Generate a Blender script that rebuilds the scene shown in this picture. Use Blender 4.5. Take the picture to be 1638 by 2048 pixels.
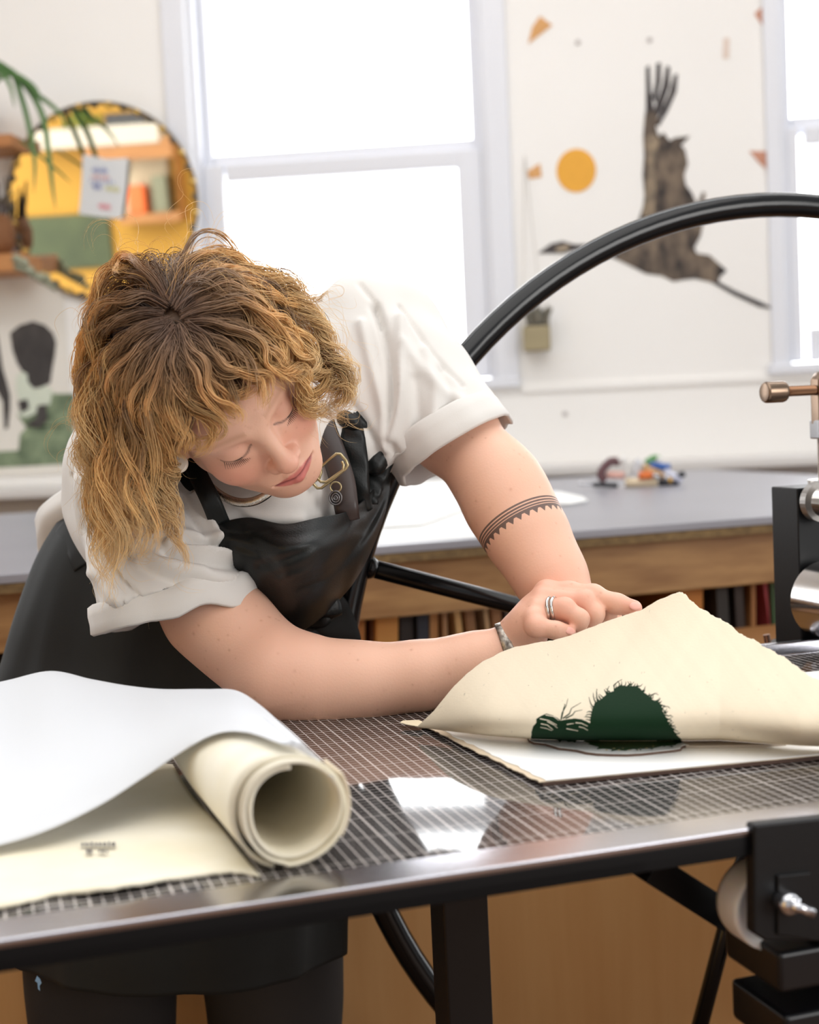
import bpy, math, random
import numpy as np
from mathutils import Vector, Matrix
random.seed(7); RNG = np.random.default_rng(7)
for o in list(bpy.data.objects): bpy.data.objects.remove(o)
SC = bpy.context.scene
COL = SC.collection
R_ = math.radians

# ------------------------------------------------------------------ camera
FOC = 2844.0                                    # focal length in pixels of the 1638x2048 frame (50 mm)
def _basis(yaw=5.8, pitch=4.1, roll=2.7):
    y, p, r = R_(yaw), R_(pitch), R_(roll)
    f = np.array([-math.sin(y)*math.cos(p), math.cos(y)*math.cos(p), -math.sin(p)])
    r0 = np.array([math.cos(y), math.sin(y), 0]); u0 = np.cross(r0, f)
    return r0*math.cos(r)-u0*math.sin(r), u0*math.cos(r)+r0*math.sin(r), f
CR, CU, CF = _basis()
CP = np.array([0, 0, 1.19])
cam = bpy.data.cameras.new('camera'); camo = bpy.data.objects.new('camera', cam); COL.objects.link(camo)
m = Matrix((CR, CU, -CF)).transposed().to_4x4(); m.translation = Vector(CP); camo.matrix_world = m
cam.sensor_fit = 'VERTICAL'; cam.sensor_height = 36.0; cam.lens = 36.0*FOC/2048
cam.clip_start = 0.05; cam.clip_end = 100
cam.dof.use_dof = True; cam.dof.focus_distance = 1.47; cam.dof.aperture_fstop = 4.6
SC.camera = camo

# ------------------------------------------------------------------ light and exposure
SC.view_settings.view_transform = 'Standard'; SC.view_settings.look = 'None'
SC.view_settings.exposure = 0.0; SC.view_settings.gamma = 1.0
SC.view_settings.use_curve_mapping = False
W = bpy.data.worlds.new('sky'); SC.world = W; W.use_nodes = True
nt = W.node_tree; nt.nodes.clear()
_o = nt.nodes.new('ShaderNodeOutputWorld'); _b = nt.nodes.new('ShaderNodeBackground')
_tc = nt.nodes.new('ShaderNodeTexCoord'); _sx = nt.nodes.new('ShaderNodeSeparateXYZ')
_mr = nt.nodes.new('ShaderNodeMapRange'); _mr.interpolation_type = 'SMOOTHSTEP'
_mr.inputs[1].default_value = 0.15; _mr.inputs[2].default_value = 0.75
_mr.inputs[3].default_value = 0.50; _mr.inputs[4].default_value = 7.0     # dim side / bright overcast side behind the windows
nt.links.new(_tc.outputs['Generated'], _sx.inputs[0]); nt.links.new(_sx.outputs['Y'], _mr.inputs[0])
nt.links.new(_mr.outputs[0], _b.inputs['Strength']); _b.inputs['Color'].default_value = (0.97, 0.985, 1.0, 1)
nt.links.new(_b.outputs[0], _o.inputs[0])
def area(name, loc, target, size, power, color=(1, 1, 1), sy=None):
    l = bpy.data.lights.new(name, 'AREA'); l.energy = power; l.color = color
    l.shape = 'RECTANGLE'; l.size = size; l.size_y = sy or size
    o = bpy.data.objects.new(name, l); COL.objects.link(o); o.location = loc
    o.rotation_euler = (Vector(target)-Vector(loc)).to_track_quat('-Z', 'Y').to_euler(); return o
area('side_fill_light', (3.0, -0.8, 1.9), (0.0, 1.6, 1.0), 1.8, 62, (1.0, 0.98, 0.95))  # unseen fill light added at the right to brighten the face
area('wall_fill_light', (-0.6, 3.0, 3.4), (-0.6, 4.7, 1.7), 6.0, 33, (1.0, 0.985, 0.97), .5)  # unseen light added to lift the window wall
area('overhead_fill_light', (0.0, 0.6, 3.4), (0.0, 1.4, 0.0), 3.2, 54, (1.0, 0.975, 0.94))  # unseen overhead light added so undersides fall darker than tops

# ------------------------------------------------------------------ projecting helpers (camera frame -> room)
def ray(px, py): return CF + CR*(px-819)/FOC + CU*(1024-py)/FOC
def P(px, py, d): return CP + d*ray(px, py)
def G(px, py, z):
    v = ray(px, py); return CP + v*((z-CP[2])/v[2])
def Wl(px, py, y):
    v = ray(px, py); return CP + v*((y-CP[1])/v[1])
def S(c):                                       # sRGB 0-255 -> linear
    out = []
    for x in c[:3]:
        x /= 255.0; out.append(x/12.92 if x <= 0.04045 else ((x+0.055)/1.055)**2.4)
    return tuple(out)

# ------------------------------------------------------------------ materials
def mat(name, rgb, rough=0.5, metal=0.0, var=0.0, scale=8.0, stretch=(1, 1, 1), rgb2=None, bump=0.0, bscale=60.0, spec=0.5, coat=0.0,
        vcol=None, sss=0.0, transl=0.0, detail=6.0, sheen=0.0, sssr=(1, .35, .2), ssscale=.004):
    m = bpy.data.materials.new(name); m.use_nodes = True; t = m.node_tree; N = t.nodes; L = t.links
    b = N['Principled BSDF']; c = (*S(rgb), 1)
    b.inputs['Base Color'].default_value = c; b.inputs['Roughness'].default_value = rough; b.inputs['Metallic'].default_value = metal
    b.inputs['Specular IOR Level'].default_value = spec; b.inputs['Coat Weight'].default_value = coat
    b.inputs['Coat Roughness'].default_value = 0.05; b.inputs['Sheen Weight'].default_value = sheen
    if sss:
        b.inputs['Subsurface Weight'].default_value = sss; b.inputs['Subsurface Radius'].default_value = sssr
        b.inputs['Subsurface Scale'].default_value = ssscale
    tc = N.new('ShaderNodeTexCoord'); mp = N.new('ShaderNodeMapping'); mp.inputs['Scale'].default_value = stretch
    L.new(tc.outputs['Object'], mp.inputs[0])
    col = None
    if vcol:
        a = N.new('ShaderNodeVertexColor'); a.layer_name = vcol; col = a.outputs[0]
    if var or rgb2:
        n = N.new('ShaderNodeTexNoise'); n.inputs['Scale'].default_value = scale; n.inputs['Detail'].default_value = detail
        L.new(mp.outputs[0], n.inputs['Vector'])
        rr = N.new('ShaderNodeMapRange'); rr.inputs[1].default_value = 0.3; rr.inputs[2].default_value = 0.7
        L.new(n.outputs['Fac'], rr.inputs[0])
        mx = N.new('ShaderNodeMix'); mx.data_type = 'RGBA'
        L.new(rr.outputs[0], mx.inputs[0])
        if vcol:
            k = N.new('ShaderNodeMix'); k.data_type = 'RGBA'; k.blend_type = 'MULTIPLY'; k.inputs[0].default_value = 1
            L.new(col, k.inputs[6]); k.inputs[7].default_value = (1-var, 1-var, 1-var, 1)
            L.new(col, mx.inputs[6]); L.new(k.outputs[2], mx.inputs[7])
        else:
            mx.inputs[6].default_value = c
            mx.inputs[7].default_value = (*S(rgb2), 1) if rgb2 else tuple([x*(1-var) for x in c[:3]]+[1])
        col = mx.outputs[2]
    if col is not None: L.new(col, b.inputs['Base Color'])
    if bump:
        n2 = N.new('ShaderNodeTexNoise'); n2.inputs['Scale'].default_value = bscale; n2.inputs['Detail'].default_value = 5
        L.new(mp.outputs[0], n2.inputs['Vector'])
        bp = N.new('ShaderNodeBump'); bp.inputs['Strength'].default_value = bump; bp.inputs['Distance'].default_value = 0.002
        L.new(n2.outputs['Fac'], bp.inputs['Height']); L.new(bp.outputs[0], b.inputs['Normal'])
    if transl:
        tr = N.new('ShaderNodeBsdfTranslucent'); ms = N.new('ShaderNodeMixShader'); ms.inputs[0].default_value = transl
        tr.inputs[0].default_value = c
        if col is not None: L.new(col, tr.inputs[0])
        L.new(b.outputs[0], ms.inputs[1]); L.new(tr.outputs[0], ms.inputs[2])
        L.new(ms.outputs[0], N['Material Output'].inputs[0])
    return m
def glass_mat(name, tint=(1, 1, 1), refl=0.06):
    m = bpy.data.materials.new(name); m.use_nodes = True; t = m.node_tree; t.nodes.clear()
    o = t.nodes.new('ShaderNodeOutputMaterial'); a = t.nodes.new('ShaderNodeBsdfTransparent'); g = t.nodes.new('ShaderNodeBsdfGlossy')
    x = t.nodes.new('ShaderNodeMixShader'); a.inputs[0].default_value = (*tint, 1); g.inputs['Roughness'].default_value = 0.02
    x.inputs[0].default_value = refl
    t.links.new(a.outputs[0], x.inputs[1]); t.links.new(g.outputs[0], x.inputs[2]); t.links.new(x.outputs[0], o.inputs[0]); return m

# ------------------------------------------------------------------ mesh helpers
class MB:
    """collects shapes that become ONE mesh object"""
    def __init__(s): s.v = []; s.f = []
    def add(s, v, f):
        k = len(s.v); s.v += [tuple(map(float, p)) for p in v]; s.f += [tuple(i+k for i in q) for q in f]; return s
    def box(s, c, size, rot=0.0, M=None):
        x, y, z = [d/2 for d in size]; pts = []
        for sx, sy, sz in ((-1,-1,-1),(1,-1,-1),(1,1,-1),(-1,1,-1),(-1,-1,1),(1,-1,1),(1,1,1),(-1,1,1)):
            p = Vector((sx*x, sy*y, sz*z))
            p = (M @ p) if M is not None else Matrix.Rotation(rot, 3, 'Z') @ p
            pts.append(p+Vector(c))
        return s.add(pts, [(0,3,2,1),(4,5,6,7),(0,1,5,4),(1,2,6,5),(2,3,7,6),(3,0,4,7)])
    def bar(s, a, b, w, h, up=(0, 0, 1)):       # box from a to b
        a, b = Vector(a), Vector(b); d = (b-a); L = d.length; d.normalize()
        sd = d.cross(Vector(up)); sd.normalize(); u = sd.cross(d)
        M = Matrix((sd, d, u)).transposed()
        return s.box((a+b)/2, (w, L, h), M=M)
    def tube(s, pts, r, n=12, closed=False, cap=True):
        pts = [Vector(p) for p in pts]; m = len(pts); rs = r if hasattr(r, '__len__') else [r]*m
        ref = Vector((0.123, 0.456, 0.88)); rings = []; pn = None
        for i, p in enumerate(pts):
            a = pts[(i-1) % m] if (closed or i) else p; b = pts[(i+1) % m] if (closed or i < m-1) else p
            t = (b-a); t.normalize()
            nn = (pn if pn is not None else ref); nn = nn-t*nn.dot(t)
            if nn.length < 1e-6: nn = t.orthogonal()
            nn.normalize(); pn = nn; bn = t.cross(nn)
            rings.append([p+(nn*math.cos(q)+bn*math.sin(q))*rs[i] for q in [2*math.pi*j/n for j in range(n)]])
        v = [p for g in rings for p in g]; f = []
        for i in range(m if closed else m-1):
            k = (i+1) % m
            for j in range(n): f.append((i*n+j, i*n+(j+1) % n, k*n+(j+1) % n, k*n+j))
        if cap and not closed: f += [tuple(range(n))[::-1], tuple((m-1)*n+j for j in range(n))]
        return s.add(v, f)
    def lathe(s, prof, c, axis=(0, 0, 1), n=32, cap=True):   # prof = [(r, h)]
        ax = Vector(axis).normalized(); x = ax.orthogonal().normalized(); y = ax.cross(x); v = []; f = []
        for r, h in prof:
            for j in range(n):
                a = 2*math.pi*j/n; v.append(Vector(c)+ax*h+(x*math.cos(a)+y*math.sin(a))*r)
        for i in range(len(prof)-1):
            for j in range(n): f.append((i*n+j, i*n+(j+1) % n, (i+1)*n+(j+1) % n, (i+1)*n+j))
        if cap: f += [tuple(range(n))[::-1], tuple((len(prof)-1)*n+j for j in range(n))]
        return s.add(v, f)
    def prism(s, poly, ext):                    # flat polygon (3-D points) extruded by a vector
        k = len(poly); e = Vector(ext); a = [Vector(p) for p in poly]
        v = a+[p+e for p in a]
        f = [tuple(range(k))[::-1], tuple(range(k, 2*k))]+[(i, (i+1) % k, k+(i+1) % k, k+i) for i in range(k)]
        return s.add(v, f)
    def build(s, name, mt, parent=None, smooth=False, bevel=0.0, bseg=2):
        return link_mesh(name, s.v, s.f, mt, parent, smooth, bevel, bseg)
def link_mesh(name, v, f, mt, parent=None, smooth=False, bevel=0.0, bseg=2):
    me = bpy.data.meshes.new(name); me.from_pydata([tuple(map(float, p)) for p in v], [], f); me.update()
    if mt: me.materials.append(mt)
    o = bpy.data.objects.new(name, me); COL.objects.link(o)
    if parent: o.parent = parent; o.matrix_parent_inverse = Matrix.Translation(-Vector(parent.location)) if parent.type == 'EMPTY' and parent.parent is None else Matrix.Identity(4)
    if smooth: me.shade_smooth()
    if bevel:
        b = o.modifiers.new('bevel', 'BEVEL'); b.width = bevel; b.segments = bseg; b.limit_method = 'ANGLE'; b.angle_limit = R_(40)
        if not smooth: me.shade_smooth(); 
        wn = o.modifiers.new('wn', 'WEIGHTED_NORMAL'); wn.keep_sharp = True
    return o
def grid_mesh(name, A, mt, parent=None, thick=0.0, smooth=True, offset=-1):   # A[nu][nv][3]
    A = np.asarray(A); nu, nv = A.shape[:2]
    i = np.arange(nu*nv).reshape(nu, nv)
    q = np.stack([i[:-1, :-1], i[1:, :-1], i[1:, 1:], i[:-1, 1:]], -1).reshape(-1, 4)
    o = np_mesh(name, A.reshape(-1, 3), q, mt, parent, smooth)
    if thick:
        s = o.modifiers.new('solid', 'SOLIDIFY'); s.thickness = thick; s.offset = offset
    return o
def np_mesh(name, V, Q, mt, parent=None, smooth=True, color=None):
    V = np.ascontiguousarray(V, np.float32); Q = np.ascontiguousarray(Q, np.int32); k = Q.shape[1]
    me = bpy.data.meshes.new(name); me.vertices.add(len(V)); me.vertices.foreach_set('co', V.ravel())
    me.loops.add(Q.size); me.loops.foreach_set('vertex_index', Q.ravel())
    me.polygons.add(len(Q)); me.polygons.foreach_set('loop_start', np.arange(len(Q), dtype=np.int32)*k)
    me.update(calc_edges=True); me.validate()
    if color is not None:
        ca = me.color_attributes.new('col', 'FLOAT_COLOR', 'POINT'); c4 = np.ones((len(V), 4), np.float32); c4[:, :3] = color
        ca.data.foreach_set('color', c4.ravel())
    if smooth: me.polygons.foreach_set('use_smooth', np.ones(len(Q), bool))
    if mt: me.materials.append(mt)
    o = bpy.data.objects.new(name, me); COL.objects.link(o)
    if parent: o.parent = parent; o.matrix_parent_inverse = Matrix.Translation(-Vector(parent.location)) if parent.type == 'EMPTY' and parent.parent is None else Matrix.Identity(4)
    return o
def cr(pts, n):                                 # Catmull-Rom through points, n samples per span
    p = np.asarray(pts, float); p = np.vstack([2*p[0]-p[1], p, 2*p[-1]-p[-2]]); out = []
    for i in range(1, len(p)-2):
        for t in np.linspace(0, 1, n, endpoint=False):
            a, b, c, d = p[i-1:i+3]
            out.append(.5*(2*b+(c-a)*t+(2*a-5*b+4*c-d)*t*t+(-a+3*b-3*c+d)*t**3))
    out.append(p[-2]); return np.array(out)
def patch(C, n, m):                             # bicubic Catmull-Rom surface through a grid of control points
    C = np.asarray(C, float); rows = np.array([cr(r, m) for r in C])
    return np.array([cr(rows[:, j], n) for j in range(rows.shape[1])]).transpose(1, 0, 2)
def thing(name, label, cat, loc=(0, 0, 0), group=None):
    o = bpy.data.objects.new(name, None); COL.objects.link(o); o.location = loc; o.empty_display_size = .05
    return tag(o, label, cat, group)
def tag(o, label, cat, group=None, kind=None):
    o['label'] = label; o['category'] = cat
    if group: o['group'] = group
    if kind: o['kind'] = kind
    return o
def struct(o):
    o['kind'] = 'structure'; return o
def noise1(x, seed=0, octv=4):                  # smooth 1-D value noise
    x = np.asarray(x, float); r = np.zeros_like(x); a = 1.0
    for k in range(octv):
        t = np.random.default_rng(seed*31+k).uniform(-1, 1, 4096); i = np.floor(x).astype(int); f = x-i; f = f*f*(3-2*f)
        r += a*(t[i % 4096]*(1-f)+t[(i+1) % 4096]*f); x = x*2.03; a *= .5
    return r
# ================================================================== SETTING
WY = 5.2                                        # the window wall stands 5.2 m from the camera
M_wall = mat('wall_paint', (246, 244, 241), .75, var=.03, scale=1.5, bump=.08, bscale=40)
M_trim = mat('white_gloss_trim', (228, 230, 237), .35)
M_floor = mat('floor_boards', (120, 84, 56), .45, rgb2=(92, 62, 40), scale=3, stretch=(1, 12, 1))
M_glass = glass_mat('window_glass')
b = MB(); b.box((0, 2.0, -.03), (9.0, 9.0, .06)); struct(b.build('floor', M_floor))
H1 = (-1.265, -.185, 1.285, 3.02); H2 = (.845, 1.93, 1.285, 3.02); TOP = 3.5
w = MB()
for x0, x1, z0, z1 in ((-4.4, H1[0], 0, TOP), (H1[1], H2[0], 0, TOP), (H2[1], 4.4, 0, TOP),
                       (H1[0], H1[1], 0, H1[2]), (H1[0], H1[1], H1[3], TOP), (H2[0], H2[1], 0, H2[2]), (H2[0], H2[1], H2[3], TOP)):
    w.box(((x0+x1)/2, WY+.12, (z0+z1)/2), (x1-x0, .24, z1-z0))
struct(w.build('wall_back', M_wall))
b = MB(); b.box((0, 4.35, TOP+.05), (8.8, 2.0, .1)); struct(b.build('ceiling', M_wall))
def sash(mb, x0, x1, z0, z1, y, sl, sr, rb, rt, t=.045):
    mb.box((x0+sl/2, y, (z0+z1)/2), (sl, t, z1-z0)); mb.box((x1-sr/2, y, (z0+z1)/2), (sr, t, z1-z0))
    mb.box(((x0+x1)/2, y, z0+rb/2), (x1-x0-sl-sr, t, rb)); mb.box(((x0+x1)/2, y, z1-rt/2), (x1-x0-sl-sr, t, rt))
def window(n, H, casl, casr, sl, sr):
    x0, x1, z0, z1 = H
    c = MB(); zc = z0-.03
    c.box((x0-casl/2, WY-.012, (zc+z1)/2), (casl, .024, z1-zc)); c.box((x1+casr/2, WY-.012, (zc+z1)/2), (casr, .024, z1-zc))
    c.box(((x0+x1)/2, WY-.012, z1+.05), (x1-x0+casl+casr, .024, .1))
    o = struct(c.build('window_%d' % n, M_trim, bevel=.004))
    j = MB()
    j.box((x0+.012, WY+.1, (z0+z1)/2), (.024, .16, z1-z0)); j.box((x1-.012, WY+.1, (z0+z1)/2), (.024, .16, z1-z0))
    j.box(((x0+x1)/2, WY+.1, z1-.012), (x1-x0-.05, .16, .024)); struct(j.build('jamb', M_trim, o))
    u = MB(); sash(u, x0+.024, x1-.024, 2.105, z1-.024, WY+.115, .03, .035, .065, .06); struct(u.build('upper_sash', M_trim, o, bevel=.005))
    g = MB(); g.box(((x0+x1)/2, WY+.115, (2.105+z1)/2), (x1-x0-.09, .004, z1-2.2)); struct(g.build('glass_pane', M_glass, o))
    l = MB(); sash(l, x0+.024, x1-.024, z0+.01, 2.125, WY+.06, sl, sr, .12, .065); struct(l.build('lower_sash', M_trim, o, bevel=.008))
    g = MB(); g.box(((x0+x1)/2, WY+.06, (z0+2.125)/2), (x1-x0-.14, .004, 2.1-z0-.1)); struct(g.build('glass_pane', M_glass, o))
    s = MB(); s.box(((x0+x1)/2, WY+.03, z0-.012), (x1-x0+casl+casr, .14, .035)); struct(s.build('sill', M_trim, o, bevel=.005))
window(1, H1, .085, .08, .078, .092); window(2, H2, .05, .085, .045, .09)
b = MB(); b.box((2.15, WY-.008, 1.245), (4.5, .016, .022)); struct(b.build('trim_1', M_wall))
b = MB(); b.box((0, WY-.14, .955), (8.6, .28, .035)); b.box((0, WY-.03, .5), (8.6, .04, .88))
struct(b.build('trim_2', mat('ledge_paint', (225, 222, 220), .4), bevel=.006))

# ---- the yellow end of the room behind the camera, seen only in the round mirror and as a glint on the wheel rim
MC = Wl(205, 405, WY-.05); MTILT = R_(5.0); MN = np.array([0.0, -math.cos(MTILT), -math.sin(MTILT)])
def behind(px, py, y):                          # where the mirror shows pixel (px,py) on the plane Y=y
    v = ray(px, py); p = CP+v*(((MC-CP) @ MN)/(v @ MN)); r = v-2*(v @ MN)*MN; return p+r*((y-p[1])/r[1])
BY = -2.6
M_yel = mat('yellow_wall_paint', (178, 134, 44), .7, var=.05, scale=2)
q = [behind(px, py, BY) for px, py in ((5, 580), (400, 200))]
xa, xb = sorted((q[0][0], q[1][0]))
b = MB(); b.box(((xa+xb)/2, BY-.06, 1.5), (xb-xa+1.6, .12, 3.0)); struct(b.build('wall_front', M_yel))
def back_box(mb, a, c, y0, dep):                # box facing the mirror, given by two pixels of its reflection
    p, r = behind(*a, y0), behind(*c, y0)
    mb.box(((p[0]+r[0])/2, y0-dep/2, (p[2]+r[2])/2), (abs(p[0]-r[0]), dep, abs(p[2]-r[2]))); return mb
M_shelfwood = mat('back_shelf_wood', (176, 122, 66), .5, rgb2=(148, 98, 52), scale=4, stretch=(1, 1, 8))
t = thing('wall_shelf', 'wooden shelf unit on the yellow wall, seen in the round mirror', 'shelf', (behind(300, 350, BY)))
for a, c in (((160, 286), (345, 314)), ((345, 286), (362, 440)), ((238, 430), (360, 442))):
    back_box(MB(), a, c, BY+.28, .28).build('board', M_shelfwood, t)
back_box(MB(), (60, 262), (318, 284), BY+.30, .30).build('top_board', mat('white_board', (190, 184, 172), .5), t)
back_box(MB(), (232, 314), (345, 430), BY+.03, .03).build('back_panel', mat('grey_panel', (188, 176, 150), .6), t)
def back_thing(name, label, cat, a, c, y0, dep, m):
    return tag(back_box(MB(), a, c, y0, dep).build(name, m, bevel=.02), label, cat)
back_thing('storage_bin', 'orange bin on the shelf reflected in the round mirror', 'bin', (252, 372), (292, 428), BY+.25, .2, mat('orange_plastic', (224, 104, 44), .5))
back_thing('storage_bag', 'grey-green bag beside the orange bin in the mirror', 'bag', (300, 352), (338, 426), BY+.25, .18, mat('bag_cloth', (122, 124, 104), .8))
back_thing('display_board', 'dark green board low on the yellow wall in the mirror', 'board', (38, 436), (228, 534), BY+.05, .05, mat('green_board', (78, 88, 62), .8, rgb2=(62, 72, 54), scale=3))
back_thing('speaker_box', 'black box on top of the shelf reflected at the mirror top', 'box', (206, 228), (290, 260), BY+.26, .24, mat('black_box', (42, 44, 50), .5))
M_leafb = mat('back_leaf', (132, 158, 78), .6)
fm = MB(); c0 = behind(165, 246, BY+.2)
for k in range(60):
    a = RNG.uniform(0, 6.28); rr = RNG.uniform(.0, .17); p = Vector(c0)+Vector((rr*math.cos(a), RNG.uniform(-.1, .1), .55*rr*math.sin(a)))
    d = Vector(RNG.normal(size=3)).normalized(); s_ = d.orthogonal().normalized()
    fm.add([p-d*.05, p+s_*.025, p+d*.05, p-s_*.025], [(0, 1, 2, 3)])
tag(fm.build('leafy_plant', M_leafb), 'bushy green plant on the shelf top reflected in the mirror', 'plant')

# ================================================================== WINDOW WALL: what hangs there
def wpoly(pts, y, sc=None, off=(0, 0)):
    return [Wl(off[0]+x*sc, off[1]+yy*sc, y) if sc else Wl(x, yy, y) for x, yy in pts]
K5 = .38950
def cut(name, pts, m, y=WY-.004, t=.002):
    mb = MB()
    for pl in pts: mb.prism(wpoly(pl, y, K5, (1000, 0)), (0, t, 0))
    return mb.build(name, m)
M_bird = mat('bird_print_ink', (38, 34, 37), .8, rgb2=(128, 112, 96), scale=24, detail=3, stretch=(1, 1, .6))
M_birdd = mat('bird_print_dark_ink', (46, 42, 45), .8, rgb2=(78, 72, 72), scale=22)
bird = cut('bird_cutout', [
    [(600,1290),(680,1180),(715,1120),(1000,1130),(1042,1150),(1030,1212),(998,1270),(1010,1300),(1075,1310),(1120,1350),(1165,1390),(1130,1420),(1122,1448),(1090,1450),(1000,1430),(950,1435),(890,1445),(830,1415),(750,1405),(680,1370),(600,1332),(560,1310)],
    [(745,580),(735,700),(740,800),(733,900),(742,1000),(735,1060),(712,1128),(1000,1132),(1012,1050),(985,990),(955,950),(945,900),(965,840),(950,770),(930,745),(975,698),(900,706),(870,722),(840,680),(815,700),(800,650),(820,620),(780,560)],
    [(1008,1062),(1040,985),(1056,992),(1042,1062)]], M_bird)
tag(bird, 'large dark print of a long-necked bird in flight on the wall between the windows', 'wall print')
fe = MB()
for pl in ([(748,620),(750,470),(749,345),(768,335),(776,470),(792,560),(780,640)],
           [(782,500),(798,420),(803,325),(826,322),(826,420),(802,530)],
           [(785,580),(835,440),(854,338),(873,343),(870,440),(830,565),(800,620)],
           [(800,640),(868,480),(893,385),(913,378),(906,470),(862,570),(815,650)]):
    fe.prism(wpoly(pl, WY-.003, K5, (1000, 0)), (0, .002, 0))
fe.build('wing_feathers', M_birdd, bird)
for nm, pl in (('neck', [(195,1300),(262,1252),(320,1238),(380,1255),(450,1255),(520,1268),(605,1288),(600,1332),(540,1308),(400,1280),(330,1300),(265,1300)]),
               ('legs', [(1120,1446),(1220,1498),(1340,1550),(1415,1590),(1330,1574),(1200,1514),(1088,1450)])):
    nk = MB(); nk.prism(wpoly(pl, WY-.005, K5, (1000, 0)), (0, .002, 0)); nk.build(nm, M_birdd, bird)
wg = MB(); wg.prism(wpoly([(745,720),(760,860),(748,1000),(730,1110),(790,1110),(800,960),(790,840),(820,730),(800,690),(770,690)], WY-.0055, K5, (1000, 0)), (0, .002, 0))
wg.build('wing_edge', mat('bird_print_tan', (160, 142, 118), .8, rgb2=(96, 86, 78), scale=30), bird)
hd = MB(); hd.prism(wpoly([(285,1272),(345,1255),(362,1268),(330,1288),(290,1290)], WY-.0065, K5, (1000, 0)), (0, .002, 0))
hd.build('cheek_patch', mat('bird_cheek', (170, 154, 132), .8), bird)
sun = MB(); c = Wl(1152.5, 341, WY-.004); rx = .5*(Wl(1192, 341, WY)[0]-Wl(1113, 341, WY)[0]); rz = .5*(Wl(1152, 298, WY)[2]-Wl(1152, 385, WY)[2])
sun.prism([(c[0]+rx*math.cos(a), c[1], c[2]+rz*math.sin(a)) for a in np.linspace(0, 2*math.pi, 48, endpoint=False)], (0, .003, 0))
tag(sun.build('paper_disc', mat('golden_paper', (236, 172, 62), .7, var=.06, scale=20)), 'golden yellow paper disc on the wall left of the bird', 'wall decoration')
M_tan = mat('tan_paper', (222, 168, 110), .8, var=.08, scale=20); M_pink = mat('rust_paper', (204, 148, 124), .8, var=.08, scale=20)
M_pale = mat('pale_paper', (226, 208, 196), .8)
for pl, tl, m, lab in (
    ([(205,82),(268,130),(215,170),(145,225),(165,140)], None, M_tan, 'tan paper kite shape high on the wall beside the big window'),
    ([(1360,24),(1412,70),(1384,108),(1350,132),(1306,70)], [(1350,132),(1384,108),(1392,180),(1372,180)], M_pink, 'rust paper kite shape in the top right wall corner'),
    ([(140,880),(205,838),(214,908),(150,918)], None, M_tan, 'small tan paper scrap left of the golden disc'),
    ([(1280,775),(1400,778),(1428,826),(1372,872),(1330,835)], [(1360,860),(1396,855),(1388,955),(1378,955)], M_pink, 'rust paper flower shape beside the right window')):
    o = cut('paper_cutout', [pl], m); tag(o, lab, 'wall decoration', 'tan and rust paper cutouts on the wall')
    if tl: cut('tail', [tl], M_pale).parent = o
tag(cut('tape_strip', [[(1148,195),(1178,195),(1176,300),(1144,300)]], M_pale), 'faint strip of masking tape near the top of the wall', 'tape')
for (px, py), lab in (((1156, 85), 'faint nail in the wall right of the tan kite shape'), ((1299, 80), 'faint nail in the wall above the bird wing'), ((1130, 828), 'small grey wall hook low beside the planter')):
    mb = MB(); p = Wl(px, py, WY); mb.lathe([(.006, -.012), (.007, -.002), (.010, 0)], p, (0, 1, 0), 12)
    tag(mb.build('wall_nail', mat('nail_grey', (196, 190, 188), .5)), lab, 'nail')
# hanging planter
t = thing('hanging_planter', 'small boxy planter hanging on cords from a nail right of the window', 'planter', Wl(1078, 700, WY-.1))
M_pot = mat('planter_clay', (172, 158, 124), .7, rgb2=(150, 138, 108), scale=6)
a0, a1 = Wl(1057, 652, WY-.14), Wl(1103, 699, WY-.14)
b = MB(); b.box(((a0[0]+a1[0])/2-.012, WY-.08, (a0[2]+a1[2])/2), (a1[0]-a0[0]+.02, .13, a0[2]-a1[2])); b.build('box', M_pot, t, bevel=.008)
b = MB(); b.box(((a0[0]+a1[0])/2-.012, WY-.08, a0[2]-.005), (a1[0]-a0[0]-.0, .11, .02)); b.build('soil', mat('soil', (48, 44, 44), .9), t)
b = MB()
for k in range(26):
    p0 = Vector(((a0[0]+a1[0])/2+RNG.uniform(-.04, .03), WY-.08+RNG.uniform(-.03, .03), a0[2])); d = Vector((RNG.uniform(-.4, .75), RNG.uniform(-.4, .4), 1)).normalized()*RNG.uniform(.03, .085)
    b.tube([p0, p0+d*.6+Vector((0, 0, .01)), p0+d], [.008, .007, .002], 6)
b.build('foliage', mat('grey_leaf', (92, 92, 84), .7, rgb2=(128, 120, 104), scale=30), t)
b = MB(); nl = Wl(1049, 312, WY-.01)
for px in (1046, 1086): b.tube([nl, Wl(px, 652, WY-.08)], .0016, 5)
b.build('cord', mat('cord_grey', (200, 196, 190), .8), t)

# ---- round mirror
t = thing('round_mirror', 'large round mirror with a beaded frame on the wall left of the window', 'mirror', MC)
M_mir = mat('mirror_glass', (214, 208, 196), .02, metal=1.0)
RM = .5*(Wl(392, 405, WY-.05)[0]-Wl(8, 405, WY-.05)[0]); ux = np.array([1.0, 0, 0]); uz = np.cross(ux, MN)
uz = uz if uz[2] > 0 else -uz
b = MB(); b.prism([MC+ux*RM*.96*math.cos(a)+uz*RM*.96*math.sin(a) for a in np.linspace(0, 2*math.pi, 72, endpoint=False)], -MN*.006); b.build('glass', M_mir, t)
b = MB(); b.tube([MC+(ux*math.cos(a)+uz*math.sin(a))*RM*.98+MN*.002 for a in np.linspace(0, 2*math.pi, 72, endpoint=False)], .007, 8, closed=True)
b.build('frame', mat('dark_bronze', (120, 100, 66), .35, metal=.6), t, smooth=True)
M_bead = mat('gold_bead', (216, 176, 92), .25, metal=.6); M_bead2 = mat('dark_bead', (70, 62, 52), .3)
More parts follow.
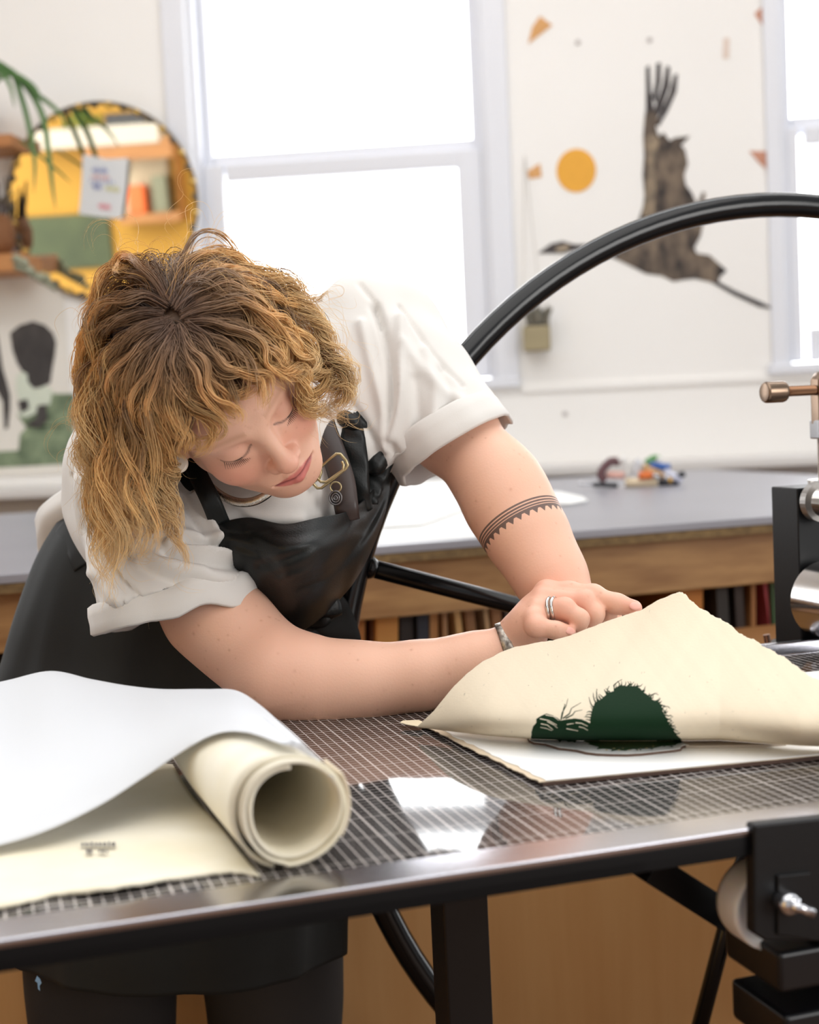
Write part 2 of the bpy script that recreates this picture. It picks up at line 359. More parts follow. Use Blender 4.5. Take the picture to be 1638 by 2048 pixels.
for k in range(40):
    a = 2*math.pi*k/40; p = MC+(ux*math.cos(a)+uz*math.sin(a))*RM*.965+MN*.010
    mb = MB(); mb.lathe([(.002, -.011), (.010, -.007), (.013, 0), (.010, .007), (.002, .011)], p, MN, 8)
    mb.build('bead', M_bead if k % 2 else M_bead2, t, smooth=True)
# note on the mirror
M_paperw = mat('white_paper', (236, 238, 240), .7, transl=.15)
nt_ = [(166, 309), (214, 318), (256, 316), (252, 372), (243, 438), (202, 434), (158, 428), (163, 370)]
def mpt(px, py, off):
    v = ray(px, py); c_ = MC+MN*off; return CP+v*(((c_-CP) @ MN)/(v @ MN))
b = MB(); b.prism([mpt(x, y, .02) for x, y in nt_], -MN*.002); note = tag(b.build('paper_note', M_paperw), 'white handwritten note taped to the round mirror', 'note')
for pts, c_ in (([(184, 340), (216, 342)], (140, 150, 196)), ([(182, 354), (222, 357)], (226, 170, 170)), ([(184, 372), (202, 374)], (150, 156, 190)), ([(210, 376), (240, 380)], (214, 210, 150)), ([(196, 412), (222, 415)], (232, 150, 160)), ([(180, 362), (232, 366)], (170, 180, 214))):
    mb = MB(); n_ = 7
    for j in range(n_):
        f0 = j/n_; x = pts[0][0]+(pts[1][0]-pts[0][0])*f0; y = pts[0][1]+(pts[1][1]-pts[0][1])*f0; h = 3+2*((j*7) % 3)
        mb.prism([mpt(x, y-h, .0235), mpt(x+2.6, y-h, .0235), mpt(x+3.4, y+h, .0235), mpt(x+1, y+h, .0235)], -MN*.0008)
    mb.build('handwriting', mat('note_ink', c_, .8), note)

# ---- shelves, plant, basket at the left edge
M_orw = mat('orange_pine', (196, 138, 84), .5, rgb2=(178, 116, 66), scale=5, stretch=(1, 6, 6))
for (xa_, xb_, y0, y1), lab in (((-160, 24, 279, 292), 'upper orange pine shelf at the left edge above the mirror'), ((-160, 48, 517, 541), 'lower orange pine shelf at the left edge below the basket')):
    p, q_ = Wl(xa_, y0, WY-.22), Wl(xb_, y1, WY-.22)
    b = MB(); b.box(((p[0]+q_[0])/2, WY-.11, (p[2]+q_[2])/2), (q_[0]-p[0], .22, abs(p[2]-q_[2])))
    tag(b.build('wall_shelf_board', M_orw, bevel=.004), lab, 'shelf')
p = Wl(-24, 517, WY-.13); pr = .10
t = thing('basket', 'brown woven basket with dried stems on the lower left shelf', 'basket', p)
b = MB(); b.lathe([(.075, 0), (.10, .05), (.105, .10), (.09, .15), (.085, .15), (.095, .1), (.06, .02)], p, (0, 0, 1), 28); b.build('bowl', mat('basket_weave', (150, 100, 62), .7, rgb2=(120, 78, 46), scale=40), t, smooth=True)
b = MB()
for k in range(16):
    q0 = Vector(p)+Vector((RNG.uniform(-.03, .08), RNG.uniform(-.05, .05), .1)); d = Vector((RNG.uniform(-.2, .35), RNG.uniform(-.2, .2), 1)).normalized()*RNG.uniform(.1, .2)
    b.tube([q0, q0+d*.5+Vector((.005, 0, .01)), q0+d], [.006, .008, .004], 6)
b.build('dried_stems', mat('dried_stem', (104, 92, 70), .8, rgb2=(70, 60, 66), scale=30), t)
b = MB(); pts = [Wl(*q, WY-.215) for q in ((30, 532), (52, 540), (74, 553), (112, 578))]
b.tube(pts, [.012, .013, .014, .009], 8)
for px, py in ((34, 512), (48, 520), (80, 548), (92, 552), (60, 536)):
    c_ = Wl(px, py+6, WY-.22); b.lathe([(.003, -.02), (.018, -.008), (.018, .008), (.003, .02)], c_, RNG.normal(size=3), 8)
tag(b.build('trailing_garland', mat('garland_green', (170, 172, 150), .7, rgb2=(120, 122, 100), scale=30), smooth=True), 'pale trailing garland hanging from the lower left shelf', 'garland')
# spider plant at the upper left
p = Wl(-70, 279, WY-.12)
t = thing('hanging_plant', 'green strap-leaved plant arching from the upper left shelf', 'plant', p)
b = MB(); b.lathe([(.05, 0), (.075, .13), (.08, .13), (.07, .12), (.045, .02)], p, (0, 0, 1), 24); b.build('pot', mat('dark_pot', (84, 60, 54), .6), t, smooth=True)
M_leaf = mat('strap_leaf', (78, 122, 62), .45, rgb2=(104, 142, 84), scale=8, transl=.2)
def leaf(pts, w, d0, d1):
    k = cr([P(x, y, d0+(d1-d0)*i/(len(pts)-1)) for i, (x, y) in enumerate(pts)], 6); n = len(k); L_, R2, Cc = [], [], []
    for i in range(n):
        tg = Vector(k[min(i+1, n-1)]-k[max(i-1, 0)]).normalized(); sd = tg.cross(Vector((0, 1, 0.15))).normalized()
        ww = w*math.sin(math.pi*min(1, .18+.82*i/(n-1)))**.6
        L_.append(Vector(k[i])+sd*ww+Vector((0, -.003, 0))); R2.append(Vector(k[i])-sd*ww+Vector((0, -.003, 0))); Cc.append(Vector(k[i])+Vector((0, .003, 0)))
    mb = MB(); mb.v = [tuple(x) for x in L_+Cc+R2]; mb.f = [(i, i+1, n+i+1, n+i) for i in range(n-1)]+[(n+i, n+i+1, 2*n+i+1, 2*n+i) for i in range(n-1)]
    o = mb.build('leaf', M_leaf, t, smooth=True); s_ = o.modifiers.new('s', 'SOLIDIFY'); s_.thickness = .0015
for pts, w in (([(-60, 240), (-30, 160), (20, 142), (45, 200), (62, 270), (70, 330), (68, 385)], .011), ([(-60, 240), (0, 140), (50, 170), (85, 230), (97, 300), (105, 370), (112, 420)], .011),
               ([(-60, 240), (10, 150), (75, 190), (118, 225), (134, 262)], .009), ([(-60, 230), (-20, 130), (30, 150), (68, 175), (85, 205)], .012), ([(40, 280), (90, 320), (120, 345), (142, 366)], .005),
               ([(-60, 240), (-40, 150), (-5, 138), (20, 170), (30, 215)], .010)):
    leaf(pts, w, 5.02, 4.88)

# ---- print on the wall at the left edge
def wrect(a, c, y, t=.003):
    p, q_ = Wl(*a, y), Wl(*c, y); b = MB(); b.box(((p[0]+q_[0])/2, y, (p[2]+q_[2])/2), (abs(p[0]-q_[0]), t, abs(p[2]-q_[2]))); return b
pr_ = tag(wrect((-150, 540), (150, 945), WY-.006).build('art_print', mat('print_paper', (232, 228, 220), .8)), 'large black, white and green figure print below the mirror', 'wall print')
k4 = 300/1138
def pl4(name, pts, m, y=WY-.010):
    mb = MB()
    for pl in pts: mb.prism(wpoly(pl, y, k4, (0, 500)), (0, .002, 0))
    return mb.build(name, m, pr_)
M_ink = mat('black_print_ink', (56, 52, 52), .8, rgb2=(84, 80, 78), scale=14, stretch=(1, 1, .5))
pl4('dark_shape', [[(75,630),(150,570),(250,540),(340,570),(400,630),(425,700),(415,800),(395,900),(380,1010),(300,1045),(230,1050),(190,960),(130,860),(95,760)],
                   [(-300,640),(-20,640),(20,900),(50,1000),(75,1100),(75,1200),(60,1350),(35,1360),(20,1150),(-60,1000),(-300,900)]], M_ink)
pl4('green_field', [[(140,1520),(150,1400),(200,1350),(400,1330),(560,1350),(560,1620),(-560,1680),(-560,1560)], [(130,1250),(380,1090),(560,1090),(560,1340),(200,1350)]],
    mat('print_green', (150, 166, 134), .8, rgb2=(82, 98, 76), scale=16))
pl4('pale_figure', [[(125,960),(165,920),(205,940),(210,1000),(260,1060),(340,1030),(400,1060),(380,1170),(340,1180),(300,1170),(270,1240),(200,1270),(140,1260),(150,1150),(120,1050)]], mat('print_pale', (214, 222, 206), .8), WY-.013)
pl4('dark_patch', [[(135,1150),(205,1130),(220,1200),(160,1235)], [(280,1185),(350,1170),(360,1290),(290,1350),(190,1330),(280,1270)]], M_ink, WY-.016)
# ================================================================== WORKBENCH, CABINET (turned 23 degrees to the wall, like the press)
TH = R_(23.0); EU = np.array([math.cos(TH), math.sin(TH), 0]); EV = np.array([-math.sin(TH), math.cos(TH), 0]); EZ = np.array([0, 0, 1.0])
def UV(u, v, z=0.0): return EU*u+EV*v+EZ*z
def uvbox(mb, u0, u1, v0, v1, z0, z1): return mb.box(UV((u0+u1)/2, (v0+v1)/2, (z0+z1)/2), (u1-u0, v1-v0, z1-z0), TH)
def on_v(px, py, v):                            # pixel -> point on the vertical plane V=v of the turned frame
    r = ray(px, py); return CP+r*((v-CP @ EV)/(r @ EV))
M_pine = mat('pine_rail', (176, 136, 88), .5, rgb2=(142, 102, 62), scale=3.5, stretch=(2.2, 2.2, 14))
M_benchtop = mat('bench_laminate', (152, 152, 161), .33, var=.10, scale=3, spec=.6)
M_chip = mat('chipboard_edge', (132, 108, 70), .8, rgb2=(96, 76, 48), scale=60)
bt = thing('workbench', 'long grey-topped workbench with a pine rail behind the woman', 'workbench', UV(.4, 3.3, 0))
uvbox(MB(), -1.7, 2.32, 2.437, 4.19, .934, .95).build('top', M_benchtop, bt, bevel=.002)
uvbox(MB(), -1.7, 2.32, 2.4355, 4.19, .918, .9335).build('edge', M_chip, bt)
uvbox(MB(), -1.7, 2.30, 2.462, 2.50, .815, .918).build('rail', M_pine, bt, bevel=.003)
uvbox(MB(), 2.26, 2.30, 2.50, 4.15, .815, .918).build('rail', M_pine, bt, bevel=.003)
for u, v in ((-1.5, 2.55), (-.05, 2.55), (2.2, 2.55), (-1.5, 4.1), (2.2, 4.1)): uvbox(MB(), u-.045, u+.045, v-.045, v+.045, 0, .918).build('leg', M_pine, bt, bevel=.004)
M_shelf = mat('shelf_board', (160, 108, 58), .5, rgb2=(136, 88, 46), scale=4, stretch=(1, 1, 8))
uvbox(MB(), -1.4, 2.2, 2.50, 3.3, .66, .69).build('shelf', M_shelf, bt)
uvbox(MB(), -1.4, 2.2, 3.3, 3.34, .3, .918).build('back_panel', mat('dark_ply', (88, 62, 42), .8), bt)
# boards and books standing on the shelf
SHELF = [  # top px, bottom px, width px, colour, label
    (716, 712, 40, (176, 116, 62), 'tan board at the left end of the bench shelf, beside the apron'), (748, 747, 14, (112, 76, 48), 'brown board second from the left on the bench shelf'),
    (775, 774, 56, (206, 146, 78), 'wide bright pine board standing on the bench shelf'), (812, 815, 34, (56, 48, 44), 'black folder right of the wide pine board'),
    (842, 850, 30, (44, 44, 50), 'dark blue-black folder on the bench shelf'), (868, 868, 22, (180, 124, 72), 'upright pine strip between dark folders and leaning boards'),
    (886, 894, 12, (150, 110, 74), 'thin tan card leaning right of the upright pine strip'), (906, 928, 17, (204, 160, 104), 'pale pine slat leaning right on the bench shelf'),
    (932, 952, 24, (128, 88, 54), 'brown board leaning behind the pale pine slat'), (960, 986, 12, (196, 160, 118), 'narrow beige board leaning under the wheel spoke'),
    (984, 1004, 24, (134, 92, 58), 'brown board leaning near the bracelet wrist'), (1010, 1026, 18, (92, 80, 72), 'grey-brown board leaning beside the wrist'), (1030, 1044, 16, (110, 80, 56), 'dark tan board nearest the raised fist'),
    (1384, 1384, 64, (190, 122, 58), 'orange pine post standing behind the lifted paper corner'), (1440, 1450, 34, (52, 46, 42), 'black portfolio right of the orange post'), (1472, 1484, 26, (64, 52, 46), 'dark brown folder right of the black portfolio'),
    (1506, 1508, 14, (150, 100, 58), 'thin tan divider left of the red binder'), (1522, 1548, 16, (170, 76, 80), 'red curved binder leaning on the bench shelf'), (1540, 1552, 10, (66, 88, 58), 'green book between the red binder and the pale book'),
    (1556, 1566, 12, (196, 168, 148), 'pale beige book next to the press frame'), (1572, 1576, 12, (44, 96, 92), 'teal book against the press frame'), (1604, 1604, 40, (92, 60, 44), 'brown folder behind the press frame')]
for k, (a, c, wpx, col, lab) in enumerate(SHELF):
    v0 = 2.515+.012*(k % 2)
    z0 = .6902; zt = .895-.01*(k % 3)
    def hit(px, z):                              # point on plane V=v0 at height z under pixel column px
        lo, hi = 700., 1700.
        for _ in range(40):
            mid = (lo+hi)/2; lo, hi = (mid, hi) if on_v(px, mid, v0)[2] > z else (lo, mid)
        return on_v(px, lo, v0)
    pb, pt = hit(c, z0), hit(a, zt); hw = wpx*2.75/FOC/2*.8
    b = MB(); b.prism([pb-EU*hw, pb+EU*hw, pt+EU*hw, pt-EU*hw], EV*.24)
    tag(b.build('book' if 'book' in lab or 'binder' in lab or 'folio' in lab or 'folder' in lab else 'shelf_board', mat('spine', tuple(min(255, int(q*1.22)) for q in col), .6, var=.15, scale=9), bevel=.0015), lab, 'book' if 'book' in lab or 'binder' in lab or 'folio' in lab or 'folder' in lab else 'board', 'boards and books on the bench shelf')
# wooden cabinet below
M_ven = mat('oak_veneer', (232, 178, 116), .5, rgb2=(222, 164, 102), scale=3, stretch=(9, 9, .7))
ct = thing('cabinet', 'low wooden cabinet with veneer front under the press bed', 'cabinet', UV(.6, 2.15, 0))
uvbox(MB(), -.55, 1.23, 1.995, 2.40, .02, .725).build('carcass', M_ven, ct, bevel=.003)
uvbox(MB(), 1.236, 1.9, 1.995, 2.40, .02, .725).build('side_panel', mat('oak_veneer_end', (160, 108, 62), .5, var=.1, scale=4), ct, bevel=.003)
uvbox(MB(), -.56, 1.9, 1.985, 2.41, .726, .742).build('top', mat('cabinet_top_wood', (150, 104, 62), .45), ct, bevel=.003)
lt = MB(); uvbox(lt, -1.5, -.60, 1.9, 2.4, 0, .72)
tag(lt.build('drawer_chest', mat('reddish_wood', (136, 74, 38), .5, rgb2=(108, 56, 28), scale=4, stretch=(1, 1, 10)), bevel=.004), 'reddish brown wooden chest at the bottom left edge', 'chest')
# ---- sheets and tools on the bench
M_sheet = mat('white_sheet', (240, 240, 238), .7)
def flat(name, pix, z, t, m, lab, cat, **k):
    mb = MB(); mb.prism([G(x, y, z) for x, y in pix], (0, 0, t)); return tag(mb.build(name, m), lab, cat, **k)
flat('paper_sheet', [(600, 1098), (715, 1090), (1010, 1070), (1040, 1010), (960, 968), (560, 985)], .9505, .001, M_sheet, 'big white sheet spread on the workbench behind the apron bib', 'paper')
flat('paper_sheet', [(640, 1058), (752, 1056), (843, 1051), (985, 1000), (930, 958), (600, 975)], .9535, .002, M_sheet, 'second white sheet lying on the big one, dark edge showing', 'paper')
flat('paper_scrap', [(1085, 1010), (1085, 984), (1120, 986), (1165, 996), (1176, 1004), (1140, 1010)], .952, .004, M_sheet, 'small curled white scrap on the bench beside the tattooed arm', 'paper')
def on_bench(px, py, r=0): return G(px, py, .9505)
kc = 260/1638
def tl(x, y): return (1140+x*kc, 880+y*kc)
DT = on_bench(1270, 974); dT = float((DT-CP) @ CF)
def TP(x, y, dd=0.0): return P(*tl(x, y), dT+dd)
def tool(name, lab, cat, parts, mset=None):
    t = thing(name, lab, cat, TP(*parts[0][1][0])); 
    for pn, pts, r, m in parts:
        mb = MB(); mb.tube(cr([TP(*q) for q in pts], 5) if len(pts) > 2 else [TP(*q) for q in pts], r, 10); mb.build(pn, m, t, smooth=True)
M_steel = mat('tool_steel', (200, 200, 205), .25, metal=.9); M_blackp = mat('black_plastic', (36, 38, 46), .4)
tool('spray_clamp', 'pink and black curved clamp at the left of the tool pile', 'clamp', [
    ('curved_arm', [(620, 275, .0), (520, 270), (440, 330), (395, 400), (400, 470), (450, 500)], .012, mat('dark_handle', (96, 62, 66), .4)),
    ('pink_bar', [(470, 440), (680, 445)], .011, mat('pink_plastic', (220, 172, 160), .4)), ('tip', [(600, 235), (690, 270)], .012, mat('white_plastic', (225, 222, 218), .4))])
tool('roller_handle', 'cream rubber roller lying in the tool pile', 'roller', [('roller', [(700, 535), (1095, 530)], .0135, mat('cream_rubber', (226, 208, 178), .5)), ('axle', [(1095, 530), (1130, 530)], .005, M_steel)])
tool('screwdriver', 'orange-handled tool in the middle of the pile', 'tool', [('handle', [(870, 450, -.02), (1030, 440, -.02)], .011, mat('orange_handle', (226, 116, 48), .4)), ('shaft', [(1030, 440, -.02), (1140, 470, -.02)], .006, M_steel)])
tool('scraper', 'wooden-handled brush leaning across the tool pile', 'brush', [('handle', [(920, 340, .0), (1180, 460)], .010, mat('tan_handle', (196, 156, 112), .5)), ('ferrule', [(1180, 460), (1240, 490)], .011, M_steel)])
tool('blue_pen', 'blue marker on top of the tool pile', 'marker', [('barrel', [(1010, 320, .01), (1260, 345, .01)], .010, mat('blue_plastic', (52, 96, 170), .4))])
tool('green_tape', 'green tape roll on top of the pile', 'tape roll', [('tape', [(960, 290, .03), (1060, 230, .03), (1130, 250, .03)], .010, mat('green_plastic', (96, 150, 92), .5)), ('core', [(1090, 240, .02), (1140, 265, .02)], .009, mat('white_plastic', (225, 222, 218), .4))])
tool('white_pen', 'white marker leaning on the right of the pile', 'marker', [('barrel', [(1190, 390, .0), (1400, 525)], .011, mat('lilac_plastic', (206, 208, 226), .4)), ('cap', [(1245, 510, -.03), (1280, 505, -.03)], .008, mat('brass', (224, 176, 84), .3, metal=.7))])
tool('bulldog_clip', 'black clip beneath the markers at the right end', 'clip', [('jaw', [(1120, 545), (1360, 550)], .011, M_blackp), ('lever', [(1350, 470), (1440, 420)], .009, M_blackp)])
tool('glass_jar', 'small clear bottle standing in the middle of the pile', 'bottle', [('bottle', [(830, 440, .02), (850, 300, .02), (820, 270, .02)], .011, mat('clear_plastic', (206, 208, 214), .15)), ('cap', [(740, 420, .0), (710, 415)], .010, mat('white_plastic', (225, 222, 218), .4))])
tool('craft_knife', 'black craft knife lying at the left of the pile', 'knife', [('handle', [(300, 565), (600, 570)], .007, M_blackp), ('blade', [(110, 555), (300, 563)], .004, M_steel)])

flat('pale_sheet', [(845, 1292), (868, 1284), (1046, 1266), (1075, 1282), (1060, 1320), (840, 1330)], .7425, .002, mat('pale_grey_card', (206, 212, 224), .4), 'pale grey-blue card lying on the cabinet behind the resting forearm', 'card')
# ================================================================== ETCHING PRESS
BZ = .876                                       # bed top
M_blk = mat('press_black_paint', (13, 13, 15), .42, spec=.3, var=.2, scale=30, bump=.05, bscale=200)
M_blks = mat('press_black_satin', (13, 13, 16), .3, spec=.4, bump=.04, bscale=120)
M_chr = mat('polished_steel', (190, 182, 174), .22, metal=1.0)
M_rol = mat('ground_steel_roller', (206, 202, 200), .16, metal=1.0, bump=.02, bscale=300)
press = thing('etching_press', 'black etching press with glossy gridded bed and big spoked hand wheel', 'printing press', UV(.9, 1.2, 0))
# gridded cutting mat under a clear glossy sheet
gm = bpy.data.materials.new('gridded_bed'); gm.use_nodes = True; t = gm.node_tree; N = t.nodes; L = t.links; b_ = N['Principled BSDF']
tc = N.new('ShaderNodeTexCoord'); mp = N.new('ShaderNodeMapping'); mp.inputs['Rotation'].default_value = (0, 0, -TH); L.new(tc.outputs['Object'], mp.inputs[0])
sx = N.new('ShaderNodeSeparateXYZ'); L.new(mp.outputs[0], sx.inputs[0])
def lines(sock, pitch, width, off=0.0):
    a = N.new('ShaderNodeMath'); a.operation = 'ADD'; a.inputs[1].default_value = 50+off; L.new(sock, a.inputs[0])
    mo = N.new('ShaderNodeMath'); mo.operation = 'MODULO'; mo.inputs[1].default_value = pitch; L.new(a.outputs[0], mo.inputs[0])
    lt_ = N.new('ShaderNodeMath'); lt_.operation = 'LESS_THAN'; lt_.inputs[1].default_value = width; L.new(mo.outputs[0], lt_.inputs[0]); return lt_.outputs[0]
def mx_(a, c):
    k = N.new('ShaderNodeMath'); k.operation = 'MAXIMUM'; L.new(a, k.inputs[0]); L.new(c, k.inputs[1]); return k.outputs[0]
PU, PV = .0090, .0085
g_ = mx_(mx_(lines(sx.outputs['X'], PU, .0010), lines(sx.outputs['Y'], PV, .0009)), mx_(lines(sx.outputs['X'], PU*6, .0016), lines(sx.outputs['Y'], PV*6, .0016)))
mxc = N.new('ShaderNodeMix'); mxc.data_type = 'RGBA'; L.new(g_, mxc.inputs[0]); mxc.inputs[6].default_value = (*S((26, 24, 25)), 1); mxc.inputs[7].default_value = (*S((196, 188, 184)), 1)
L.new(mxc.outputs[2], b_.inputs['Base Color']); b_.inputs['Roughness'].default_value = .045; b_.inputs['IOR'].default_value = 1.5
UL, UR, VF, VB = -1.1, 2.1, .897, 1.508
uvbox(MB(), UL, UR, VF+.040, VB-.03, BZ-.012, BZ-.0004).build('bed_grid', gm, press)
f = MB()
uvbox(f, UL, UR, VF+.002, VB-.004, BZ-.0215, BZ-.0125); uvbox(f, UL, UR, VF+.002, VF+.06, BZ-.0215, BZ-.0062)
f.build('bed_frame', mat('bed_black_paint', (11, 11, 13), .5, spec=.2), press, bevel=.001)
M_rail = mat('worn_steel_rail', (200, 200, 208), .2, metal=1.0, bump=.03, bscale=150)
uvbox(MB(), UL, UR, VF, VF+.040, BZ-.004, BZ).build('front_rail', M_rail, press, bevel=.001)
uvbox(MB(), UL, UR, VF+.0025, VF+.006, BZ-.0062, BZ-.0040).build('frame_groove', mat('bare_metal_edge', (92, 70, 60), .5), press)
f = MB(); uvbox(f, UL, UR, VB-.03, VB, BZ-.03, BZ+.0015); uvbox(f, UL, UR, VB-.004, VB+.008, BZ-.03, BZ+.010); f.build('back_rail', M_rail, press, bevel=.0015)
# near support bracket with nylon roller
def bpx(px, py, d): return P(px, py, d)
pv = .892
def onf(px, py, v=pv): return on_v(px, py, v)
q = [onf(1508, 1650), onf(1508, 1868), onf(1530, 1882), onf(1700, 1885), onf(1700, 1630)]
b = MB(); b.prism([Vector(x) for x in q], EV*.012); b.build('bracket_plate', M_blk, press, bevel=.002)
c = onf(1528, 1806, .935); rr = .5*(onf(1500, 1722, .935)[2]-onf(1500, 1892, .935)[2])
b = MB(); b.lathe([(rr*.55, -.011), (rr*.8, -.012), (rr*.97, -.016), (rr, -.010), (rr, .010), (rr*.97, .016), (rr*.7, .012)], c, EV, 56)
b.build('nylon_roller', mat('white_nylon', (226, 222, 220), .35, sss=.2), press, smooth=True)
b = MB(); uvp = [onf(1556, 1752, .889), onf(1556, 1870, .889), onf(1625, 1880, .889), onf(1622, 1745, .889)]; b.prism(uvp, EV*.006); b.build('pivot_block', M_blk, press, bevel=.001)
c2 = onf(1579, 1808, .880); b = MB(); b.lathe([(.003, -.006), (.0075, -.004), (.0085, .001), (.0075, .008), (.0075, .012)], c2, EV, 20)
b.tube([onf(1583, 1812, .874), onf(1604, 1817, .872), onf(1624, 1826, .872)], [.004, .0035, .0045], 10)
b.build('locking_lever', mat('bright_zinc', (214, 214, 218), .22, metal=1.0), press, smooth=True)
for (x0, y0, y1, v) in ((1520, 1886, 1990, .925), (1533, 2012, 2120, .93)):
    a, d_ = onf(x0+38, y0+22, v-.03), onf(x0+38, y1, v-.03); u0 = a @ EU
    uvbox(MB(), u0, u0+.4, v-.03, v+.05, d_[2], a[2]).build('base_beam', M_blks, press, bevel=.004)
b = MB(); b.bar(on_v(1290, 1728, 1.02), on_v(1500, 1862, 1.02), .03, .024); b.build('diagonal_brace', M_blk, press, bevel=.001)
# bed-support leg
a = on_v(917, 1780, 1.22); ul = a @ EU
uvbox(MB(), ul-.0215, ul+.0215, 1.20, 1.243, 0.0, BZ-.060).build('support_leg', M_blks, press, bevel=.002)
uvbox(MB(), ul-.8, ul+1.4, 1.20, 1.243, BZ-.060, BZ-.0240).build('bed_rail_beam', M_blks, press, bevel=.002)
# far side frame
fv = 1.53
p0, p1 = on_v(1575, 976, fv), on_v(1597, 1290, fv); u0 = p1 @ EU-.012
uvbox(MB(), .975, 1.40, fv, fv+.06, .30, on_v(1575, 978, fv)[2]).build('side_frame', M_blk, press, bevel=.002)
uvbox(MB(), .975, 1.40, .86, .89, .30, .85).build('side_frame', M_blk, press, bevel=.002)
# roller
rc = UV(0, 0, 0); cpx = P(1674, 1203, 1.73); ru, rz = cpx @ EU, cpx[2]
b = MB(); b.lathe([(.040, 0), (.0475, .003), (.0475, .62), (.040, .623)], UV(ru, .895, rz), EV, 72); b.build('top_roller', M_rol, press, smooth=False, bevel=.001)
tp = on_v(1640, 1003, 1.50); b = MB(); b.lathe([(.019, 0), (.019, .6)], UV(tp @ EU, .89, tp[2]), EV, 36); b.build('tie_bar', M_chr, press, smooth=True)
tg_ = on_v(1640, 1003, 1.515); b = MB(); b.lathe([(.019, -.006), (.025, -.006), (.025, .006), (.019, .006)], tg_, EV, 36); b.build('tie_collar', mat('grey_collar', (150, 146, 142), .35, metal=.8), press, smooth=False)
# pressure screw with T handle
sc = on_v(1664, 960, 1.56); su, sv = sc @ EU, 1.56
def zat(py): return on_v(1650, py, 1.56)[2]
M_scr = mat('pressure_screw_steel', (148, 126, 108), .28, metal=1.0, var=.2, scale=20)
b = MB(); z0, z1 = zat(972), zat(872); k = 26
prof = []
for i in range(k*2): prof.append((.0175 if i % 2 else .0158, (z1-z0)*i/(k*2-1)))
b.lathe(prof, UV(su, sv, z0), (0, 0, 1), 28); b.build('pressure_screw', M_scr, press)
b = MB(); b.lathe([(.026, 0), (.026, .024)], UV(su, sv, zat(877)), (0, 0, 1), 6); b.build('hex_nut', mat('zinc_nut', (196, 198, 204), .3, metal=.9), press, bevel=.002)
b = MB(); hz0, hz1 = zat(852), zat(740)
b.lathe([(.021, 0), (.024, .004), (.024, hz1-hz0-.012), (.018, hz1-hz0-.003), (.010, hz1-hz0)], UV(su, sv, hz0), (0, 0, 1), 8); b.build('screw_head', M_scr, press, bevel=.002)
b = MB(); ha, hb = P(1548, 783, 1.80), P(1700, 783, 1.80+.03); ha = on_v(1548, 784, 1.56); hb = UV(su+.12, sv, ha[2])
ax = Vector(hb-ha).normalized(); b.lathe([(.0065, 0), (.0065, .2)], ha, ax, 20); b.build('t_handle', mat('bronze_bar', (150, 112, 86), .3, metal=1.0), press, smooth=True)
b = MB(); b.lathe([(.004, -.015), (.012, -.014), (.0135, -.011), (.0135, .011), (.0125, .015), (.008, .016)], ha, ax, 28); b.build('handle_knob', M_scr, press, smooth=False, bevel=.001)
b = MB(); b.lathe([(.024, 0), (.024, .006), (.03, .006), (.03, .012)], UV(su, sv, zat(978)), (0, 0, 1), 28); b.build('screw_washer', M_chr, press)
# hand wheel
wc = np.array([.3175, 1.98, .7985]); WR = .6435
M_whl = mat('wheel_black_gloss', (11, 12, 14), .2, spec=.45, bump=.06, bscale=60)
b = MB(); b.tube([wc+EU*WR*math.cos(a)+EZ*WR*math.sin(a) for a in np.linspace(0, 2*math.pi, 128, endpoint=False)], .0165, 24, closed=True)
wheel = b.build('hand_wheel', M_whl, press, smooth=True)
for ang in (161.6, 251.2, 341.6, 71.2):
    d = EU*math.cos(R_(ang))+EZ*math.sin(R_(ang)); b = MB(); b.tube([wc+d*.03, wc+d*(WR-.006)], .0115, 16)
    for k in (-1, 1): pass
    b.lathe([(.0115, WR-.024), (.0145, WR-.018), (.0150, WR-.012)], wc, d, 16); b.build('spoke', M_whl, wheel, smooth=True)
b = MB(); b.lathe([(.02, -.10), (.045, -.04), (.05, -.03), (.05, .03), (.03, .05)], wc, EV, 32); b.build('hub', M_whl, wheel, smooth=True)
b = MB(); p = on_v(1539, 1275, 1.62); b.tube([p+np.array([0, 0, -.02]), p+np.array([-.004, 0, .004])], .0045, 12); b.build('stop_pin', mat('copper_pin', (190, 150, 130), .3, metal=.9), press)

# ================================================================== PAPERS ON THE BED
def zpix(px, py, z=BZ): return G(px, py, z)
# white backing sheet and the torn-edged board under it
e1 = zpix(1075, 1574); e2 = zpix(1638, 1520); A_ = zpix(838, 1456)
ue = Vector(e2-e1).normalized(); ve = Vector(A_-e1).normalized()
def sheet(name, corner, ul_, vl_, z, t_, m, rough=0.0, seed=0, smooth_near=False):
    pts = []; c = Vector(corner)
    def edge(a, b_, amp, sd):
        n = max(2, int((Vector(b_)-Vector(a)).length/.004)); nn = noise1(np.arange(n)*.35, sd)*amp; d = (Vector(b_)-Vector(a)); o_ = Vector((-d.y, d.x, 0)).normalized()
        return [Vector(a)+d*(i/n)+o_*nn[i]*(0 if i == 0 else 1) for i in range(n)]
    q0, q1, q2, q3 = c, c+ue*ul_, c+ue*ul_+ve*vl_, c+ve*vl_
    pts = edge(q0, q1, rough*.2, seed)+edge(q1, q2, rough, seed+1)+edge(q2, q3, rough, seed+2)+edge(q3, q0, rough, seed+3)
    pts = [Vector((p.x, p.y, z)) for p in pts]; mb = MB(); mb.prism(pts, (0, 0, t_)); return mb.build(name, m)
M_board = mat('beige_board', (214, 196, 170), .8); M_white = mat('white_card', (246, 246, 244), .6)
cb = e1+np.array(ue)*.002
tag(sheet('backing_board', cb+np.array(ue)*.003, .60, .262, BZ+.0002, .0028, mat('dark_brown_board', (74, 52, 42), .7), .0004, 3), 'thin dark brown board lying on the press bed under the white sheet', 'board')
